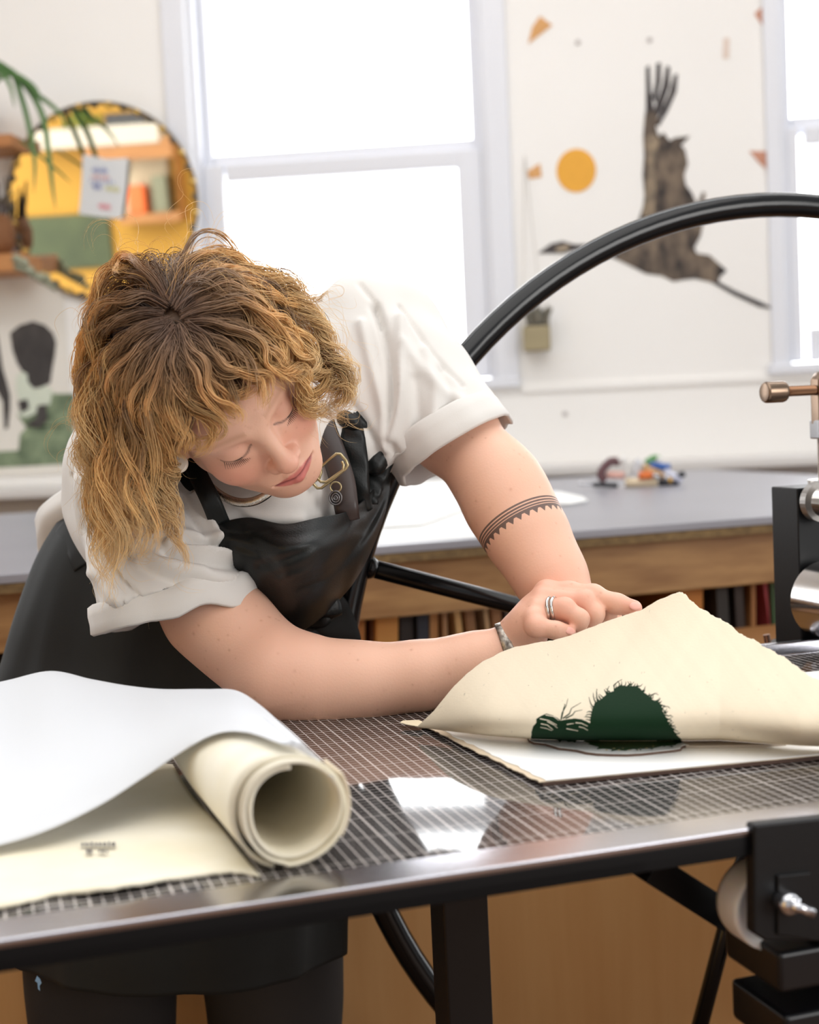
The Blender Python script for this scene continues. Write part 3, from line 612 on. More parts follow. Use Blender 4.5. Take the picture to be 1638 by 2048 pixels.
tag(sheet('torn_sheet', cb+np.array(ve)*.0015, .60, .262, BZ+.0031, .0008, M_board, .0016, 5), 'beige torn-edged sheet between the dark board and the white sheet', 'paper')
tag(sheet('white_sheet', e1+np.array(ue)*.008+np.array(ve)*.001, .60, .262, BZ+.0040, .0010, M_white, .0012, 9), 'large white sheet under the lifted print on the press bed', 'paper')
ZS = BZ+.0051
mb = MB(); mb.prism([G(x, y, BZ+.0002) for x, y in ((1540, 1372), (1575, 1352), (1700, 1338), (1760, 1400))], (0, 0, .002))
tag(mb.build('white_sheet', M_white), 'white sheet corner behind the right end of the lifted print', 'paper')
# ---- geometry of the green print in photo-frame coordinates (shared by the plate and the lifted paper)
def seg_d(X, Y, pts, w0, w1):                   # tapered strand: signed distance in px
    best = np.full(X.shape, 1e9); n = len(pts)-1
    for i in range(n):
        (x0, y0), (x1, y1) = pts[i], pts[i+1]; dx, dy = x1-x0, y1-y0
        t_ = np.clip(((X-x0)*dx+(Y-y0)*dy)/(dx*dx+dy*dy+1e-9), 0, 1)
        best = np.minimum(best, np.hypot(X-x0-t_*dx, Y-y0-t_*dy)-(w0+(w1-w0)*(i+t_)/n))
    return best
def poly_in(X, Y, poly):
    r = np.zeros(X.shape, bool); j = len(poly)-1
    for i in range(len(poly)):
        xi, yi = poly[i]; xj, yj = poly[j]
        c_ = ((yi > Y) != (yj > Y)) & (X < (xj-xi)*(Y-yi)/(yj-yi+1e-12)+xi); r ^= c_; j = i
    return r
KI = 360/1638
def I(pl): return [(1040+x*KI, 1340+y*KI) for x, y in pl]
BLOB = I([(640,640),(640,440),(652,380),(680,300),(740,268),(800,210),(850,195),(890,150),(940,142),(980,150),(1050,148),(1090,165),(1120,200),(1170,235),(1200,270),(1260,290),(1290,330),(1300,380),(1330,430),(1350,480),(1390,530),(1420,580),(1480,640)])
BOW = I([(100,640),(105,560),(120,510),(150,480),(150,445),(190,420),(240,398),(300,415),(345,440),(370,460),(430,450),(500,442),(560,450),(610,470),(650,490),(650,640)])
rs = random.Random(5); STR = []
for p0, p1, p2, p3 in (((860,200),(855,140),(890,110),(930,88)), ((980,150),(1000,130),(1020,135),(1036,112)), ((1060,150),(1080,150),(1095,150),(1116,130)), ((1170,235),(1210,225),(1230,215),(1262,230)), ((1180,250),(1195,258),(1205,262),(1218,262)),
                       ((1285,320),(1320,335),(1345,335),(1366,352)), ((1290,350),(1310,370),(1320,380),(1328,395)), ((1320,410),(1350,420),(1370,415),(1390,428)), ((1330,440),(1355,450),(1370,455),(1386,470)), ((1370,495),(1390,510),(1400,512),(1422,522)), ((1390,530),(1410,545),(1425,550),(1440,560)),
                       ((690,300),(675,270),(668,240),(666,210)), ((665,340),(645,310),(635,280),(628,250)), ((740,275),(725,255),(720,240),(712,228)), ((765,258),(745,245),(735,232),(722,222)), ((790,225),(778,200),(770,190),(768,176)), ((815,200),(795,190),(800,170),(812,150)), ((705,290),(700,260),(697,200),(700,175)),
                       ((655,385),(630,380),(620,382),(606,392)), ((650,410),(630,405),(612,408),(598,420)), ((645,435),(625,430),(600,428),(584,430)), ((645,460),(625,455),(612,452),(600,452)),
                       ((375,450),(385,390),(420,330),(436,265)), ((395,440),(450,400),(470,350),(555,300)), ((420,440),(480,410),(500,380),(568,365)), ((380,430),(400,350),(410,320),(404,310)), ((650,480),(655,420),(660,360),(640,330))):
    STR.append((I([p0, p1, p2, p3]), 1.5, .45))
for i in range(40):                              # short hairs round the big blob
    k = rs.randrange(3, len(BLOB)-2); (x, y) = BLOB[k]; x2, y2 = BLOB[k+1]; t_ = rs.random(); bx, by = x+(x2-x)*t_, y+(y2-y)*t_
    a = math.atan2(by-1455, bx-1255)+rs.uniform(-.3, .5); l_ = rs.uniform(5, 11)
    STR.append(([(bx-3*math.cos(a), by-3*math.sin(a)), (bx+l_*.5*math.cos(a+.3), by+l_*.5*math.sin(a+.3)), (bx+l_*math.cos(a-.1), by+l_*math.sin(a-.1))], 1.3, .4))
CUTS = [(I([(195,490),(250,500),(300,540)]), .9, .5), (I([(185,445),(260,460),(335,500)]), 1.0, .5), (I([(250,470),(310,500),(340,525)]), .8, .4), (I([(235,410),(310,425),(352,458)]), .9, .5), (I([(430,495),(460,490),(490,486)]), .8, .5),
        (I([(510,480),(560,485),(615,510)]), 1.0, .5), (I([(540,515),(580,525),(615,545)]), .7, .4), (I([(425,532),(470,540),(530,552)]), .8, .5), (I([(190,520),(240,530),(290,548)]), .6, .4)]
def print_mask(X, Y):
    m_ = poly_in(X, Y, BLOB) | poly_in(X, Y, BOW)
    for c_, a, b_ in CUTS: m_ &= ~(seg_d(X, Y, c_, a, b_) < 0)
    for c_, a, b_ in STR: m_ |= seg_d(X, Y, c_, a, b_) < 0
    return m_
# ---- the inked block lying on the sheet
BLK = I([(85,580),(72,610),(85,635),(130,655),(230,665),(300,685),(350,702),(440,712),(520,722),(600,742),(700,755),(820,760),(960,762),(1100,755),(1250,738),(1400,722),(1455,712),(1470,690),(1500,680),(1540,684)])
bk = [G(x, y, ZS+.0025) for x, y in BLK]; back = [p+EV*.16 for p in bk[::-1]]
_e = MB(); _c = np.mean(bk, 0); _e.prism([q+(q-_c)/np.linalg.norm(q-_c)*.0008-EZ*.0004 for q in bk]+[q-EZ*.0004 for q in back], (0, 0, -.0021))
mb = MB(); mb.prism(bk+back, (0, 0, -.0025)); blk = tag(mb.build('printing_block', mat('block_white', (238, 238, 234), .5, rgb2=(206, 208, 208), scale=60)), 'thin carved printing block with green ink under the lifted print', 'printing block')
_e.build('block_edge', mat('block_edge', (92, 70, 58), .7), blk)
ink = I([(130,560),(140,600),(200,612),(300,618),(350,640),(360,662),(380,640),(420,642),(440,655),(480,650),(500,662),(515,640),(560,630),(600,655),(640,668),(620,675),(680,690),(720,700),(700,722),(760,715),(840,722),(830,740),(880,730),(960,735),(1000,720),(1060,718),(1140,716),(1230,708),(1300,690),(1380,690),(1430,672),(1470,660),(1400,560)])
mb = MB(); pi = [G(x, y, ZS+.00262) for x, y in ink]; mb.prism(pi, (0, 0, .0002)); mb.build('green_ink', mat('green_ink', (44, 82, 40), .35, rgb2=(34, 62, 34), scale=60), blk)
for k in range(26):
    x0 = rs.uniform(700, 1400); y0 = 705+(-6 if x0 > 1200 else 12)+rs.uniform(-8, 14)-max(0, (x0-1150)*.05); l_ = rs.uniform(12, 34)
    mb = MB(); mb.prism([G(*q, ZS+.0026) for q in I([(x0, y0-3), (x0+l_, y0-2-l_*.1), (x0+l_*.6, y0+4)])], (0, 0, .0003)); mb.build('carved_stroke', mat('ink_stroke', (88, 100, 92) if k % 3 else (206, 190, 140), .5), blk)
mb = MB(); q = [G(x, y, ZS+.0022) for x, y in I([(1470,640),(1510,688),(1600,690),(1900,684),(2200,680),(2420,664),(2420,640)])]; q2 = [p+EV*.1 for p in (q[-1], q[0])]
mb.prism(q+q2, (0, 0, -.0022)); tag(mb.build('printing_block', mat('block_grey', (176, 164, 150), .6)), 'second thin grey block under the right end of the lifted print', 'printing block')

# ---- the lifted print
TOPL = [(835,1453),(848,1441),(868,1422),(888,1397),(910,1371),(935,1346),(965,1324),(1000,1306),(1032,1294),(1073,1286),(1104,1282),(1142,1271),(1177,1257),(1208,1245),(1250,1231),(1279,1222),(1320,1199),(1355,1185),(1372,1190),(1400,1215),(1440,1238),(1480,1266),(1520,1288),(1560,1310),(1600,1338),(1638,1362),(1690,1396),(1760,1440)]
BOTL = [(835,1454),(900,1462),(980,1471),(1060,1477),(1140,1480),(1220,1482),(1300,1482),(1370,1480),(1440,1479),(1520,1485),(1600,1491),(1690,1494),(1760,1496)]
cols = np.unique(np.concatenate([np.linspace(835, 1050, 90), np.linspace(1050, 1385, 480), np.linspace(1385, 1760, 140)]))
ty = np.interp(cols, *zip(*TOPL)); by = np.interp(cols, *zip(*BOTL))
RAG = np.where(cols > 1357, noise1(cols*.063, 21)*2.2+noise1(cols*.31, 22)*1.0, noise1(cols*.07, 23)*.7)*np.clip((cols-850)/60, 0, 1)
tt = np.unique(np.concatenate([np.linspace(0, .10, 30), np.linspace(.10, .62, 200), np.linspace(.62, 1, 36)]))
def dep_bottom(x, y): v = ray(x, y); return (ZS+.003-CP[2])/v[2]
DT_X = [(835, 1.410), (900, 1.430), (1000, 1.468), (1100, 1.474), (1200, 1.470), (1355, 1.440), (1500, 1.395), (1638, 1.355), (1760, 1.33)]
_gx = np.arange(600, 2000.); _hw = np.hanning(181); _hw /= _hw.sum()
def soft(xs, ys):
    t_ = np.convolve(np.interp(_gx, xs, ys), _hw, 'same'); return lambda x: np.interp(x, _gx, t_)
DX = soft([835, 1000, 1100, 1200, 1355, 1500, 1760], [.26, .235, .20, .155, .115, .115, .115]); BX = soft([835, 955, 1900], [0, 1, 1])
Vv = np.zeros((len(cols), len(tt), 3)); PX = np.zeros((len(cols), len(tt), 2))
for i, x in enumerate(cols):
    h = max(by[i]-ty[i], .01); d0 = dep_bottom(x, by[i])
    y = by[i]-h*tt+RAG[i]*tt**24; e_ = np.clip((by[i]-y)/295.0, 0, 1.15)
    # C-shaped section: out towards the viewer just above the fold, then leaning back to the held edge
    d = d0+DX(x)*e_**1.35-.072*BX(x)*np.sin(math.pi*np.clip(e_*1.02, 0, 1)**.5)*(1-np.clip(e_, 0, 1))**.9
    d += .0025*np.sin(e_*3.1)*np.sin((x-835)/58.0)*tt
    for j in range(len(tt)):
        Vv[i, j] = P(x, y[j], d[j]); PX[i, j] = (x, y[j])
mask = print_mask(PX[..., 0], PX[..., 1])
base = np.array(S((238, 225, 202))); flk = np.ones(mask.shape)
r3 = np.random.default_rng(4)
for k in range(110):
    fx, fy = r3.uniform(850, 1740), r3.uniform(1200, 1490); a = r3.uniform(0, 3.14); l_ = r3.uniform(.8, 2.6)
    flk[seg_d(PX[..., 0], PX[..., 1], [(fx, fy), (fx+l_*math.cos(a), fy+l_*math.sin(a))], .7, .5) < 0] *= r3.uniform(.45, .85)
warm = (noise1(PX[..., 0]*.02+PX[..., 1]*.013, 5)+noise1(PX[..., 0]*.05-PX[..., 1]*.04, 6))*.5
colr = base*(1+.03*warm[..., None])*flk[..., None]; colr[mask] = np.array(S((17, 46, 25)))
nu, nv = mask.shape; ii = np.arange(nu*nv).reshape(nu, nv); Q = np.stack([ii[:-1, :-1], ii[1:, :-1], ii[1:, 1:], ii[:-1, 1:]], -1).reshape(-1, 4)
M_flap = mat('handmade_paper', (238, 225, 202), .75, vcol='col', bump=.12, bscale=350, transl=.2, spec=.15)
flap = np_mesh('lifted_print', Vv.reshape(-1, 3), Q, M_flap, None, True, colr.reshape(-1, 3)); s_ = flap.modifiers.new('solid', 'SOLIDIFY'); s_.thickness = .0006; s_.offset = 0
tag(flap, 'cream handmade paper print with a dark green image being peeled up by the woman', 'print')
mb = MB(); mb.prism([G(x, y, BZ+.0045) for x, y in ((800,1446),(806,1442),(838,1441),(850,1447),(838,1454),(815,1450))], (0, 0, .0006)); mb.build('flat_corner', mat('handmade_paper_flat', (236, 220, 188), .75), flap)

# ---- rolled paper at the left
E0 = P(583, 1640, .985); E0[2] = BZ+.0415; az = R_(114.0); RX = np.array([math.cos(az), math.sin(az), 0]); RS = np.array([RX[1], -RX[0], 0])   # axis, sideways (towards the right)
M_cream = mat('cream_felt_paper', (230, 224, 208), .8, rgb2=(218, 208, 180), scale=9, bump=.1, bscale=150, detail=3)
roll = thing('paper_roll', 'thick cream paper roll with its open end toward the viewer', 'paper roll', E0*np.array([1, 1, 0])+np.array([0, 0, BZ]))
sp = []; n = 150
for i in range(n):                               # spiral section, two and a half turns
    f0 = i/(n-1); a = R_(-108)-f0*2*math.pi*2.45; r = .0405-.0100*f0+.0008*math.sin(a*3+1)+(.0018*math.sin(a*1.0+.6) if f0 > .4 else 0)
    sp.append((r*math.cos(a), r*math.sin(a)))
LL = np.linspace(0, .33, 16); A2 = np.array([[E0+RX*l+RS*(x*(1+(1.3*min(l, .2) if x < 0 else 0))*(1-.7*l))+EZ*((z+.0415)*(1-.7*l)-.0413) for (x, z) in sp] for i, l in enumerate(LL)])
for j in range(len(sp)): A2[0, j] += RX*(.007*noise1([j*.03], 3)[0]+.0004*j*(1 if False else 0))-RX*.00006*j
rl = grid_mesh('rolled_sheet', A2, M_cream, roll, .0026, True, 0)
cap_ = MB(); cap_.prism([E0+RX*.31+RS*.027*math.cos(a)+EZ*(.027*math.sin(a)-.009) for a in np.linspace(0, 6.283, 32, endpoint=False)], RX*.004); cap_.build('light_stop_disc', M_cream, roll)  # disc added deep inside the roll to keep light out from behind
# outer flap of the roll on its right side
fl = np.array([[E0+RX*(l)+RS*((.0427)*math.cos(a))+EZ*((.0427)*math.sin(a)) for a in np.linspace(R_(28), R_(-34), 20)] for l in np.linspace(.004, .05, 8)])
grid_mesh('outer_turn', fl, mat('cream_paper_outer', (226, 212, 190), .8), roll, .0016)
# the part of the sheet lying flat to the left
LIE = [[(520, 1752), (462, 1744), (350, 1755), (225, 1775), (110, 1790), (0, 1812), (-140, 1832)], [(505, 1735), (440, 1722), (350, 1718), (240, 1718), (110, 1728), (0, 1742), (-150, 1764)],
       [(480, 1705), (400, 1690), (320, 1680), (230, 1672), (110, 1672), (0, 1682), (-150, 1702)], [(440, 1652), (330, 1632), (270, 1622), (190, 1618), (100, 1618), (0, 1624), (-150, 1640)], [(385, 1592), (255, 1574), (210, 1566), (140, 1560), (70, 1560), (-20, 1566), (-160, 1584)], [(345, 1528), (250, 1522), (200, 1518), (130, 1514), (60, 1514), (-30, 1520), (-160, 1540)]]
zz = [[.001, .002, .0035, .006, .002, .004, .002]]+[[.001]+[.002]*6]*5
LP = patch([[G(x, y, BZ+zz[r][c]) for c, (x, y) in enumerate(row)] for r, row in enumerate(LIE)], 8, 12)
LP[:4, :, 2] += (.0016*np.abs(noise1(np.arange(LP.shape[1])*.13, 8)))[None, :]*np.array([1, .7, .4, .15])[:, None]
lie = grid_mesh('flat_end', LP, M_cream, roll, .0022)
for row, (y0, x0, x1) in enumerate(((1690, 162, 226), (1704, 172, 226))):
    mb = MB(); x = x0
    while x < x1:
        w_ = rs.uniform(3, 8); h_ = rs.uniform(3.0, 5.2); sk = rs.uniform(-1, 1)
        if rs.random() < .78: mb.prism([G(*q, BZ+.0046) for q in ((x, y0-h_), (x+w_, y0-h_-1+sk), (x+w_+.8, y0+h_*.5), (x+1, y0+h_*.6))], (0, 0, .0002))
        x += w_+rs.uniform(1, 3.2)
    mb.build('ink_stamp', mat('stamp_ink', (74, 68, 70), .8), roll)
# ---- big white tracing sheet over the roll
WS = [  # columns left -> right; each: front edge ... crest ... back, as (px, py, depth)
    [(-160,1722,1.01),(-160,1640,1.06),(-160,1540,1.14),(-160,1450,1.23),(-160,1392,1.31),(-160,1420,1.36)],
    [(0,1690,1.045),(0,1610,1.08),(0,1520,1.15),(0,1430,1.24),(0,1364,1.32),(0,1400,1.37)],
    [(100,1658,1.06),(100,1575,1.10),(100,1480,1.17),(100,1400,1.25),(100,1342,1.325),(100,1380,1.37)],
    [(200,1610,1.085),(195,1540,1.12),(190,1460,1.18),(185,1400,1.25),(182,1358,1.31),(182,1392,1.36)],
    [(290,1553,1.11),(280,1500,1.14),(270,1450,1.19),(262,1405,1.25),(255,1371,1.30),(255,1404,1.35)],
    [(365,1503,1.115),(352,1470,1.14),(340,1435,1.18),(330,1402,1.235),(325,1378,1.29),(325,1408,1.34)],
    [(430,1468,1.10),(420,1450,1.12),(412,1425,1.16),(408,1400,1.215),(410,1378,1.27),(412,1408,1.32)],
    [(490,1464,1.06),(485,1444,1.09),(478,1420,1.14),(472,1398,1.20),(472,1381,1.25),(476,1414,1.30)],
    [(560,1486,1.03),(550,1468,1.06),(538,1446,1.11),(526,1424,1.17),(520,1410,1.22),(516,1430,1.28)],
    [(610,1508,1.00),(602,1498,1.03),(592,1486,1.06),(580,1470,1.10),(570,1455,1.15),(564,1466,1.20)],
    [(642,1534,.985),(636,1527,1.01),(627,1516,1.04),(617,1503,1.08),(607,1489,1.11),(601,1497,1.16)],
    [(670,1556,.985),(664,1549,1.005),(656,1540,1.03),(646,1528,1.06),(636,1514,1.09),(630,1520,1.13)]]
WQ = patch([[q for q in c_] for c_ in WS], 10, 10)          # drape: keep the sheet just above the roll
def roll_hit(px, py):
    v = ray(px, py); ds = np.linspace(.90, 1.40, 220); p = CP+ds[:, None]*v-E0; l = p @ RX; x = p @ RS; z = p[:, 2]; tp_ = 1-.7*np.clip(l, 0, .5); x = np.where(x < 0, x/(1+1.3*np.clip(l, 0, .2)), x)/tp_; z = (z+.0415)/tp_-.0415
    k = np.nonzero((np.hypot(x, z) < .0470) & (l > .004) & (l < .36))[0]; return ds[k[0]] if len(k) else 9.
WD = np.array([[min(q[2], roll_hit(q[0], q[1])-.003) for q in r] for r in WQ])
for _ in range(30):
    S1 = WD.copy(); S1[1:-1, 1:-1] = (WD[:-2, 1:-1]+WD[2:, 1:-1]+WD[1:-1, :-2]+WD[1:-1, 2:]+2*WD[1:-1, 1:-1])/6; WD = np.minimum(WD, S1)
WP = np.array([[P(WQ[a, c_, 0], WQ[a, c_, 1], WD[a, c_]) for c_ in range(WQ.shape[1])] for a in range(WQ.shape[0])])
M_trace = mat('white_tracing_paper', (230, 232, 236), .55, transl=.25, bump=.05, bscale=30)
ws = grid_mesh('white_paper_sheet', WP, M_trace, None, .0006); tag(ws, 'large white sheet draped over the cream paper roll on the press bed', 'paper')
# ================================================================== SMOOTH BODY MESHER (signed distances + surface nets)
class Sdf:
    def __init__(s): s.ops = []
    def cone(s, a, b, ra, rb, k=.012, op='u'):  # tapered capsule
        a, b = np.array(a, float), np.array(b, float); ba = b-a; L = float(ba @ ba)+1e-12
        def f(p):
            t = np.clip(((p-a) @ ba)/L, 0, 1); q = p-a-t[..., None]*ba
            return np.sqrt((q*q).sum(-1))-(ra+(rb-ra)*t)
        s.ops.append((f, (a+b)/2, math.sqrt(L)/2+max(ra, rb), k, op)); return s
    def chain(s, pts, rs, k=.012, op='u', ki=.008):
        for i in range(len(pts)-1): s.cone(pts[i], pts[i+1], rs[i], rs[i+1], k if i == 0 else ki, op)
        return s
    def ell(s, c, r, M=np.eye(3), k=.012, op='u'):   # ellipsoid; rows of M are its axes
        c, r, M = np.array(c, float), np.array(r, float), np.array(M, float)
        def f(p):
            q = (p-c) @ M.T; k0 = np.sqrt(((q/r)**2).sum(-1)); k1 = np.sqrt(((q/(r*r))**2).sum(-1))
            return k0*(k0-1)/(k1+1e-9)
        s.ops.append((f, c, r.max(), k, op)); return s
    def cyl(s, a, b, r0, r1, k=.004, op='u', flat=1.0, side=None):   # flat-ended cone; side = direction squashed by flat
        a, b = np.array(a, float), np.array(b, float); ax = b-a; L = np.linalg.norm(ax); ax = ax/L
        sd = None if side is None else np.array(side, float)-ax*(np.array(side, float) @ ax)
        if sd is not None: sd = sd/np.linalg.norm(sd)
        def f(p):
            q = p-a; h = q @ ax; w = q-h[..., None]*ax
            if sd is not None:
                x = w @ sd; w = w+(x*(1/flat-1))[..., None]*sd
            d = np.sqrt((w*w).sum(-1))-(r0+(r1-r0)*np.clip(h/L, 0, 1)); e = np.maximum(-h, h-L)
            return np.minimum(np.maximum(d, e), 0)+np.sqrt(np.maximum(d, 0)**2+np.maximum(e, 0)**2)
        s.ops.append((f, (a+b)/2, L/2+max(r0, r1)*1.3, k, op)); return s
    def value(s, p, cen=None, rad=0.0):         # p[nb, m, 3]; cen = block centres for culling
        d = np.full(p.shape[:2], .5)
        for f, c, r, k, op in s.ops:
            if cen is not None:
                I = np.nonzero(np.linalg.norm(cen-c, axis=1) < r*1.15+rad+k+.006)[0]
                if not len(I): continue
            else: I = slice(None)
            x = f(p[I]); y = d[I]
            if op == 'u':
                h = np.clip(.5+.5*(y-x)/k, 0, 1); d[I] = y+(x-y)*h-k*h*(1-h)
            elif op == 's':
                h = np.clip(.5-.5*(y+x)/k, 0, 1); d[I] = y+(-x-y)*h+k*h*(1-h)
        return d
    def mesh(s, h=.0015, smooth=3, N=14):
        lo = np.min([c-r for _, c, r, _, op in s.ops if op == 'u'], 0)-.02; hi = np.max([c+r for _, c, r, _, op in s.ops if op == 'u'], 0)+.02
        bs = N*h; nb = np.ceil((hi-lo)/bs).astype(int)
        B = np.stack(np.meshgrid(*[np.arange(n) for n in nb], indexing='ij'), -1).reshape(-1, 3)
        cen = lo+(B+.5)*bs; R = bs*.866; keep = np.zeros(len(B), bool)
        for i in range(0, len(B), 20000): keep[i:i+20000] = np.abs(s.value(cen[i:i+20000, None], None)[:, 0]) < R*2.6
        B = B[keep]; cen = cen[keep]; g = np.arange(N+1)
        loc = np.stack(np.meshgrid(g, g, g, indexing='ij'), -1).reshape(-1, 3)
        big = (nb*N+4).astype(np.int64)
        def cid(c): return (c[..., 0]*big[1]+c[..., 1])*big[2]+c[..., 2]
        ids, pos, quads = [], [], []
        E = [((0,0,0),(1,0,0)),((0,1,0),(1,1,0)),((0,0,1),(1,0,1)),((0,1,1),(1,1,1)),((0,0,0),(0,1,0)),((1,0,0),(1,1,0)),((0,0,1),(0,1,1)),((1,0,1),(1,1,1)),((0,0,0),(0,0,1)),((1,0,0),(1,0,1)),((0,1,0),(0,1,1)),((1,1,0),(1,1,1))]
        for i in range(0, len(B), 256):
            b = B[i:i+256]; gi = b[:, None, :]*N+loc[None]
            v = s.value(lo+gi*h, cen[i:i+256], R).reshape(-1, N+1, N+1, N+1); sg = v < 0
            cnt = np.zeros((len(b), N, N, N), np.int8); acc = np.zeros((len(b), N, N, N, 3))
            sl = lambda o: (slice(None),)+tuple(slice(q, q+N) for q in o)
            for a, c in E:
                va, vc = v[sl(a)], v[sl(c)]; cr_ = sg[sl(a)] != sg[sl(c)]
                if not cr_.any(): continue
                t = np.where(cr_, va/np.where(np.abs(va-vc) < 1e-12, 1, va-vc), 0); cnt += cr_
                for ax in range(3): acc[..., ax] += np.where(cr_, a[ax]+(c[ax]-a[ax])*t, 0)
            w = np.nonzero(cnt)
            if not len(w[0]): continue
            cell = b[w[0]]*N+np.stack(w[1:], -1); ids.append(cid(cell+1)); pos.append(lo+h*(cell+acc[w]/cnt[w][:, None]))
            for ax in range(3):
                o = [0, 0, 0]; o[ax] = 1; s0, s1 = sg[sl((0, 0, 0))], sg[sl(tuple(o))]; w = np.nonzero(s0 != s1)
                if not len(w[0]): continue
                c = b[w[0]]*N+np.stack(w[1:], -1)+1; u_, v_ = (ax+1) % 3, (ax+2) % 3; du = np.eye(3, dtype=int)[u_]; dv = np.eye(3, dtype=int)[v_]
                q = np.stack([cid(c-du-dv), cid(c-dv), cid(c), cid(c-du)], -1); fl = ~s0[w]; q[fl] = q[fl][:, ::-1]; quads.append(q)
        ids = np.concatenate(ids); pos = np.concatenate(pos); quads = np.concatenate(quads)
        o = np.argsort(ids); ids = ids[o]; pos = pos[o]
        k = np.searchsorted(ids, quads); k = np.clip(k, 0, len(ids)-1); ok = (ids[k] == quads).all(1); k = k[ok]
        # light Laplacian smoothing
        ed = np.concatenate([k[:, [0, 1]], k[:, [1, 2]], k[:, [2, 3]], k[:, [3, 0]]])
        deg = np.bincount(ed[:, 0], minlength=len(pos))+np.bincount(ed[:, 1], minlength=len(pos)); deg = np.maximum(deg, 1)
        for _ in range(smooth):
            for lam in (.5, -.5 if _ % 1 == 0 else 0):
                a = np.stack([np.bincount(ed[:, 0], pos[ed[:, 1], x], len(pos))+np.bincount(ed[:, 1], pos[ed[:, 0], x], len(pos)) for x in range(3)], -1)/deg[:, None]
                pos = pos+lam*(a-pos)
        return pos, k
def topx(V):                                    # room points -> photo-frame pixels and depth
    q = V-CP; d = q @ CF; return 819+FOC*(q @ CR)/d, 1024-FOC*(q @ CU)/d, d
def vnormals(V, Q):
    n = np.cross(V[Q[:, 2]]-V[Q[:, 0]], V[Q[:, 3]]-V[Q[:, 1]]); N = np.zeros_like(V)
    for j in range(4):
        for x in range(3): N[:, x] += np.bincount(Q[:, j], n[:, x], len(V))
    return N/(np.linalg.norm(N, axis=1, keepdims=True)+1e-12)

def close_holes(o):
    import bmesh
    bm = bmesh.new(); bm.from_mesh(o.data)
    bmesh.ops.holes_fill(bm, edges=[e for e in bm.edges if len(e.link_faces) == 1], sides=12)
    for f in bm.faces: f.smooth = True
    bm.to_mesh(o.data); bm.free()
# ================================================================== PERSON
person = thing('person', 'curly blonde woman in white tee and black apron bending over the press', 'person', P(345, 1500, 1.85)*np.array([1, 1, 0]))
def cv(x, y, z): return CR*x+CU*y-CF*z          # camera-frame direction (right, up, toward viewer)
HL = cv(.745, .66, -.05); HL = HL/np.linalg.norm(HL); HU = cv(-.40, .50, .765); HU = HU-HL*(HU @ HL); HU = HU/np.linalg.norm(HU); HF = np.cross(HL, HU)
HM = np.array([HL, HU, HF]); HC = P(522, 866, 1.40)-HF*.085
def H(x, y, z): return HC+HL*x+HU*y+HF*z         # head frame: her left, crown, face forward
B = Sdf()
# --- cranium, face
B.ell(H(0, .028, -.012), (.073, .087, .094), HM); B.ell(H(0, -.034, .026), (.060, .074, .064), HM, .03)
B.ell(H(0, .036, .042), (.058, .045, .044), HM, .03)
for s in (-1, 1):
    B.cone(H(.048*s, -.052, .004), H(.014*s, -.0905, .062), .0185, .0150, .03)
    B.ell(H(.036*s, -.030, .060), (.024, .022, .022), HM, .025)
B.ell(H(0, -.0905, .069), (.021, .0150, .0155), HM, .024)
for s in (-1, 1):
    B.ell(H(.030*s, .000, .100), (.0165, .0115, .017), HM, .014, 's')
    B.ell(H(.031*s, .0005, .0715), (.0150, .0128, .0140), HM, .005)
    B.cone(H(.012*s, .0205, .0865), H(.044*s, .0190, .070), .0062, .005, .014)
    B.cone(H(.020*s, -.0115, .0835), H(.042*s, -.0095, .0735), .0035, .003, .010)
B.cone(H(0, .016, .0855), H(0, -.030, .1055), .0062, .0085, .014)
B.ell(H(0, -.0345, .1065), (.0108, .0095, .0100), HM, .010)
for s in (-1, 1):
    B.ell(H(.0122*s, -.0385, .0955), (.0070, .0068, .0085), HM, .007)
    B.ell(H(.0062*s, -.0450, .1015), (.0030, .0022, .0045), HM, .003, 's')
B.ell(H(0, -.066, .076), (.030, .020, .0165), HM, .016)          # muzzle
for s in (-1, 1):
    B.cone(H(.0245*s, -.0665, .0815), H(.006*s, -.0618, .0935), .0026, .0042, .006)
    B.cone(H(.006*s, -.0618, .0935), H(0, -.0630, .0938), .0042, .0040, .005)
    B.cone(H(.0225*s, -.0690, .0815), H(0, -.0722, .0918), .0030, .0052, .006)
    B.cone(H(.0255*s, -.0668, .0855), H(.007*s, -.0668, .0985), .0010, .0012, .0035, 's'); B.cone(H(.007*s, -.0668, .0985), H(0, -.0675, .0985), .0012, .0012, .0035, 's')
    B.ell(H(.0745*s, -.006, -.012), (.010, .030, .018), HM, .006)
    B.ell(H(.084*s, -.002, -.010), (.006, .020, .010), HM, .006, 's')
    B.ell(H(.075*s, -.034, -.006), (.006, .009, .008), HM, .006)
# --- neck, trunk
B.chain([H(0, -.045, -.022), P(500, 862, 1.60), P(505, 900, 1.70)], [.050, .050, .07], .03, ki=.03)
B.chain([P(505, 900, 1.71), P(420, 1080, 1.80), P(345, 1280, 1.86)], [.10, .11, .13], .04, ki=.04)
# --- her right arm (image left), resting on the bed
RSH, REL, RWR = P(322, 1030, 1.62), P(556, 1348, 1.505), P(1036, 1288, 1.497)
B.chain([P(430, 930, 1.70), RSH, P(420, 1224, 1.56), REL], [.07, .058, .0465, .042], .03, ki=.03)
B.ell(P(476, 1276, 1.535), (.070, .0435, .044), np.array([cv(.62, -.78, .1), cv(.78, .62, 0), cv(0, 0, 1)]), .03)
B.cone(P(556, 1352, 1.505), P(566, 1372, 1.512), .040, .034, .02)
B.chain([REL, P(640, 1364, 1.500), P(730, 1363, 1.498), P(840, 1352, 1.497), P(940, 1328, 1.497), RWR], [.042, .0385, .0345, .0312, .0262, .0222], .03, ki=.03)
B.ell(P(690, 1370, 1.497), (.075, .034, .034), np.array([cv(1, .02, 0), cv(-.02, 1, 0), cv(0, 0, 1)]), .02)
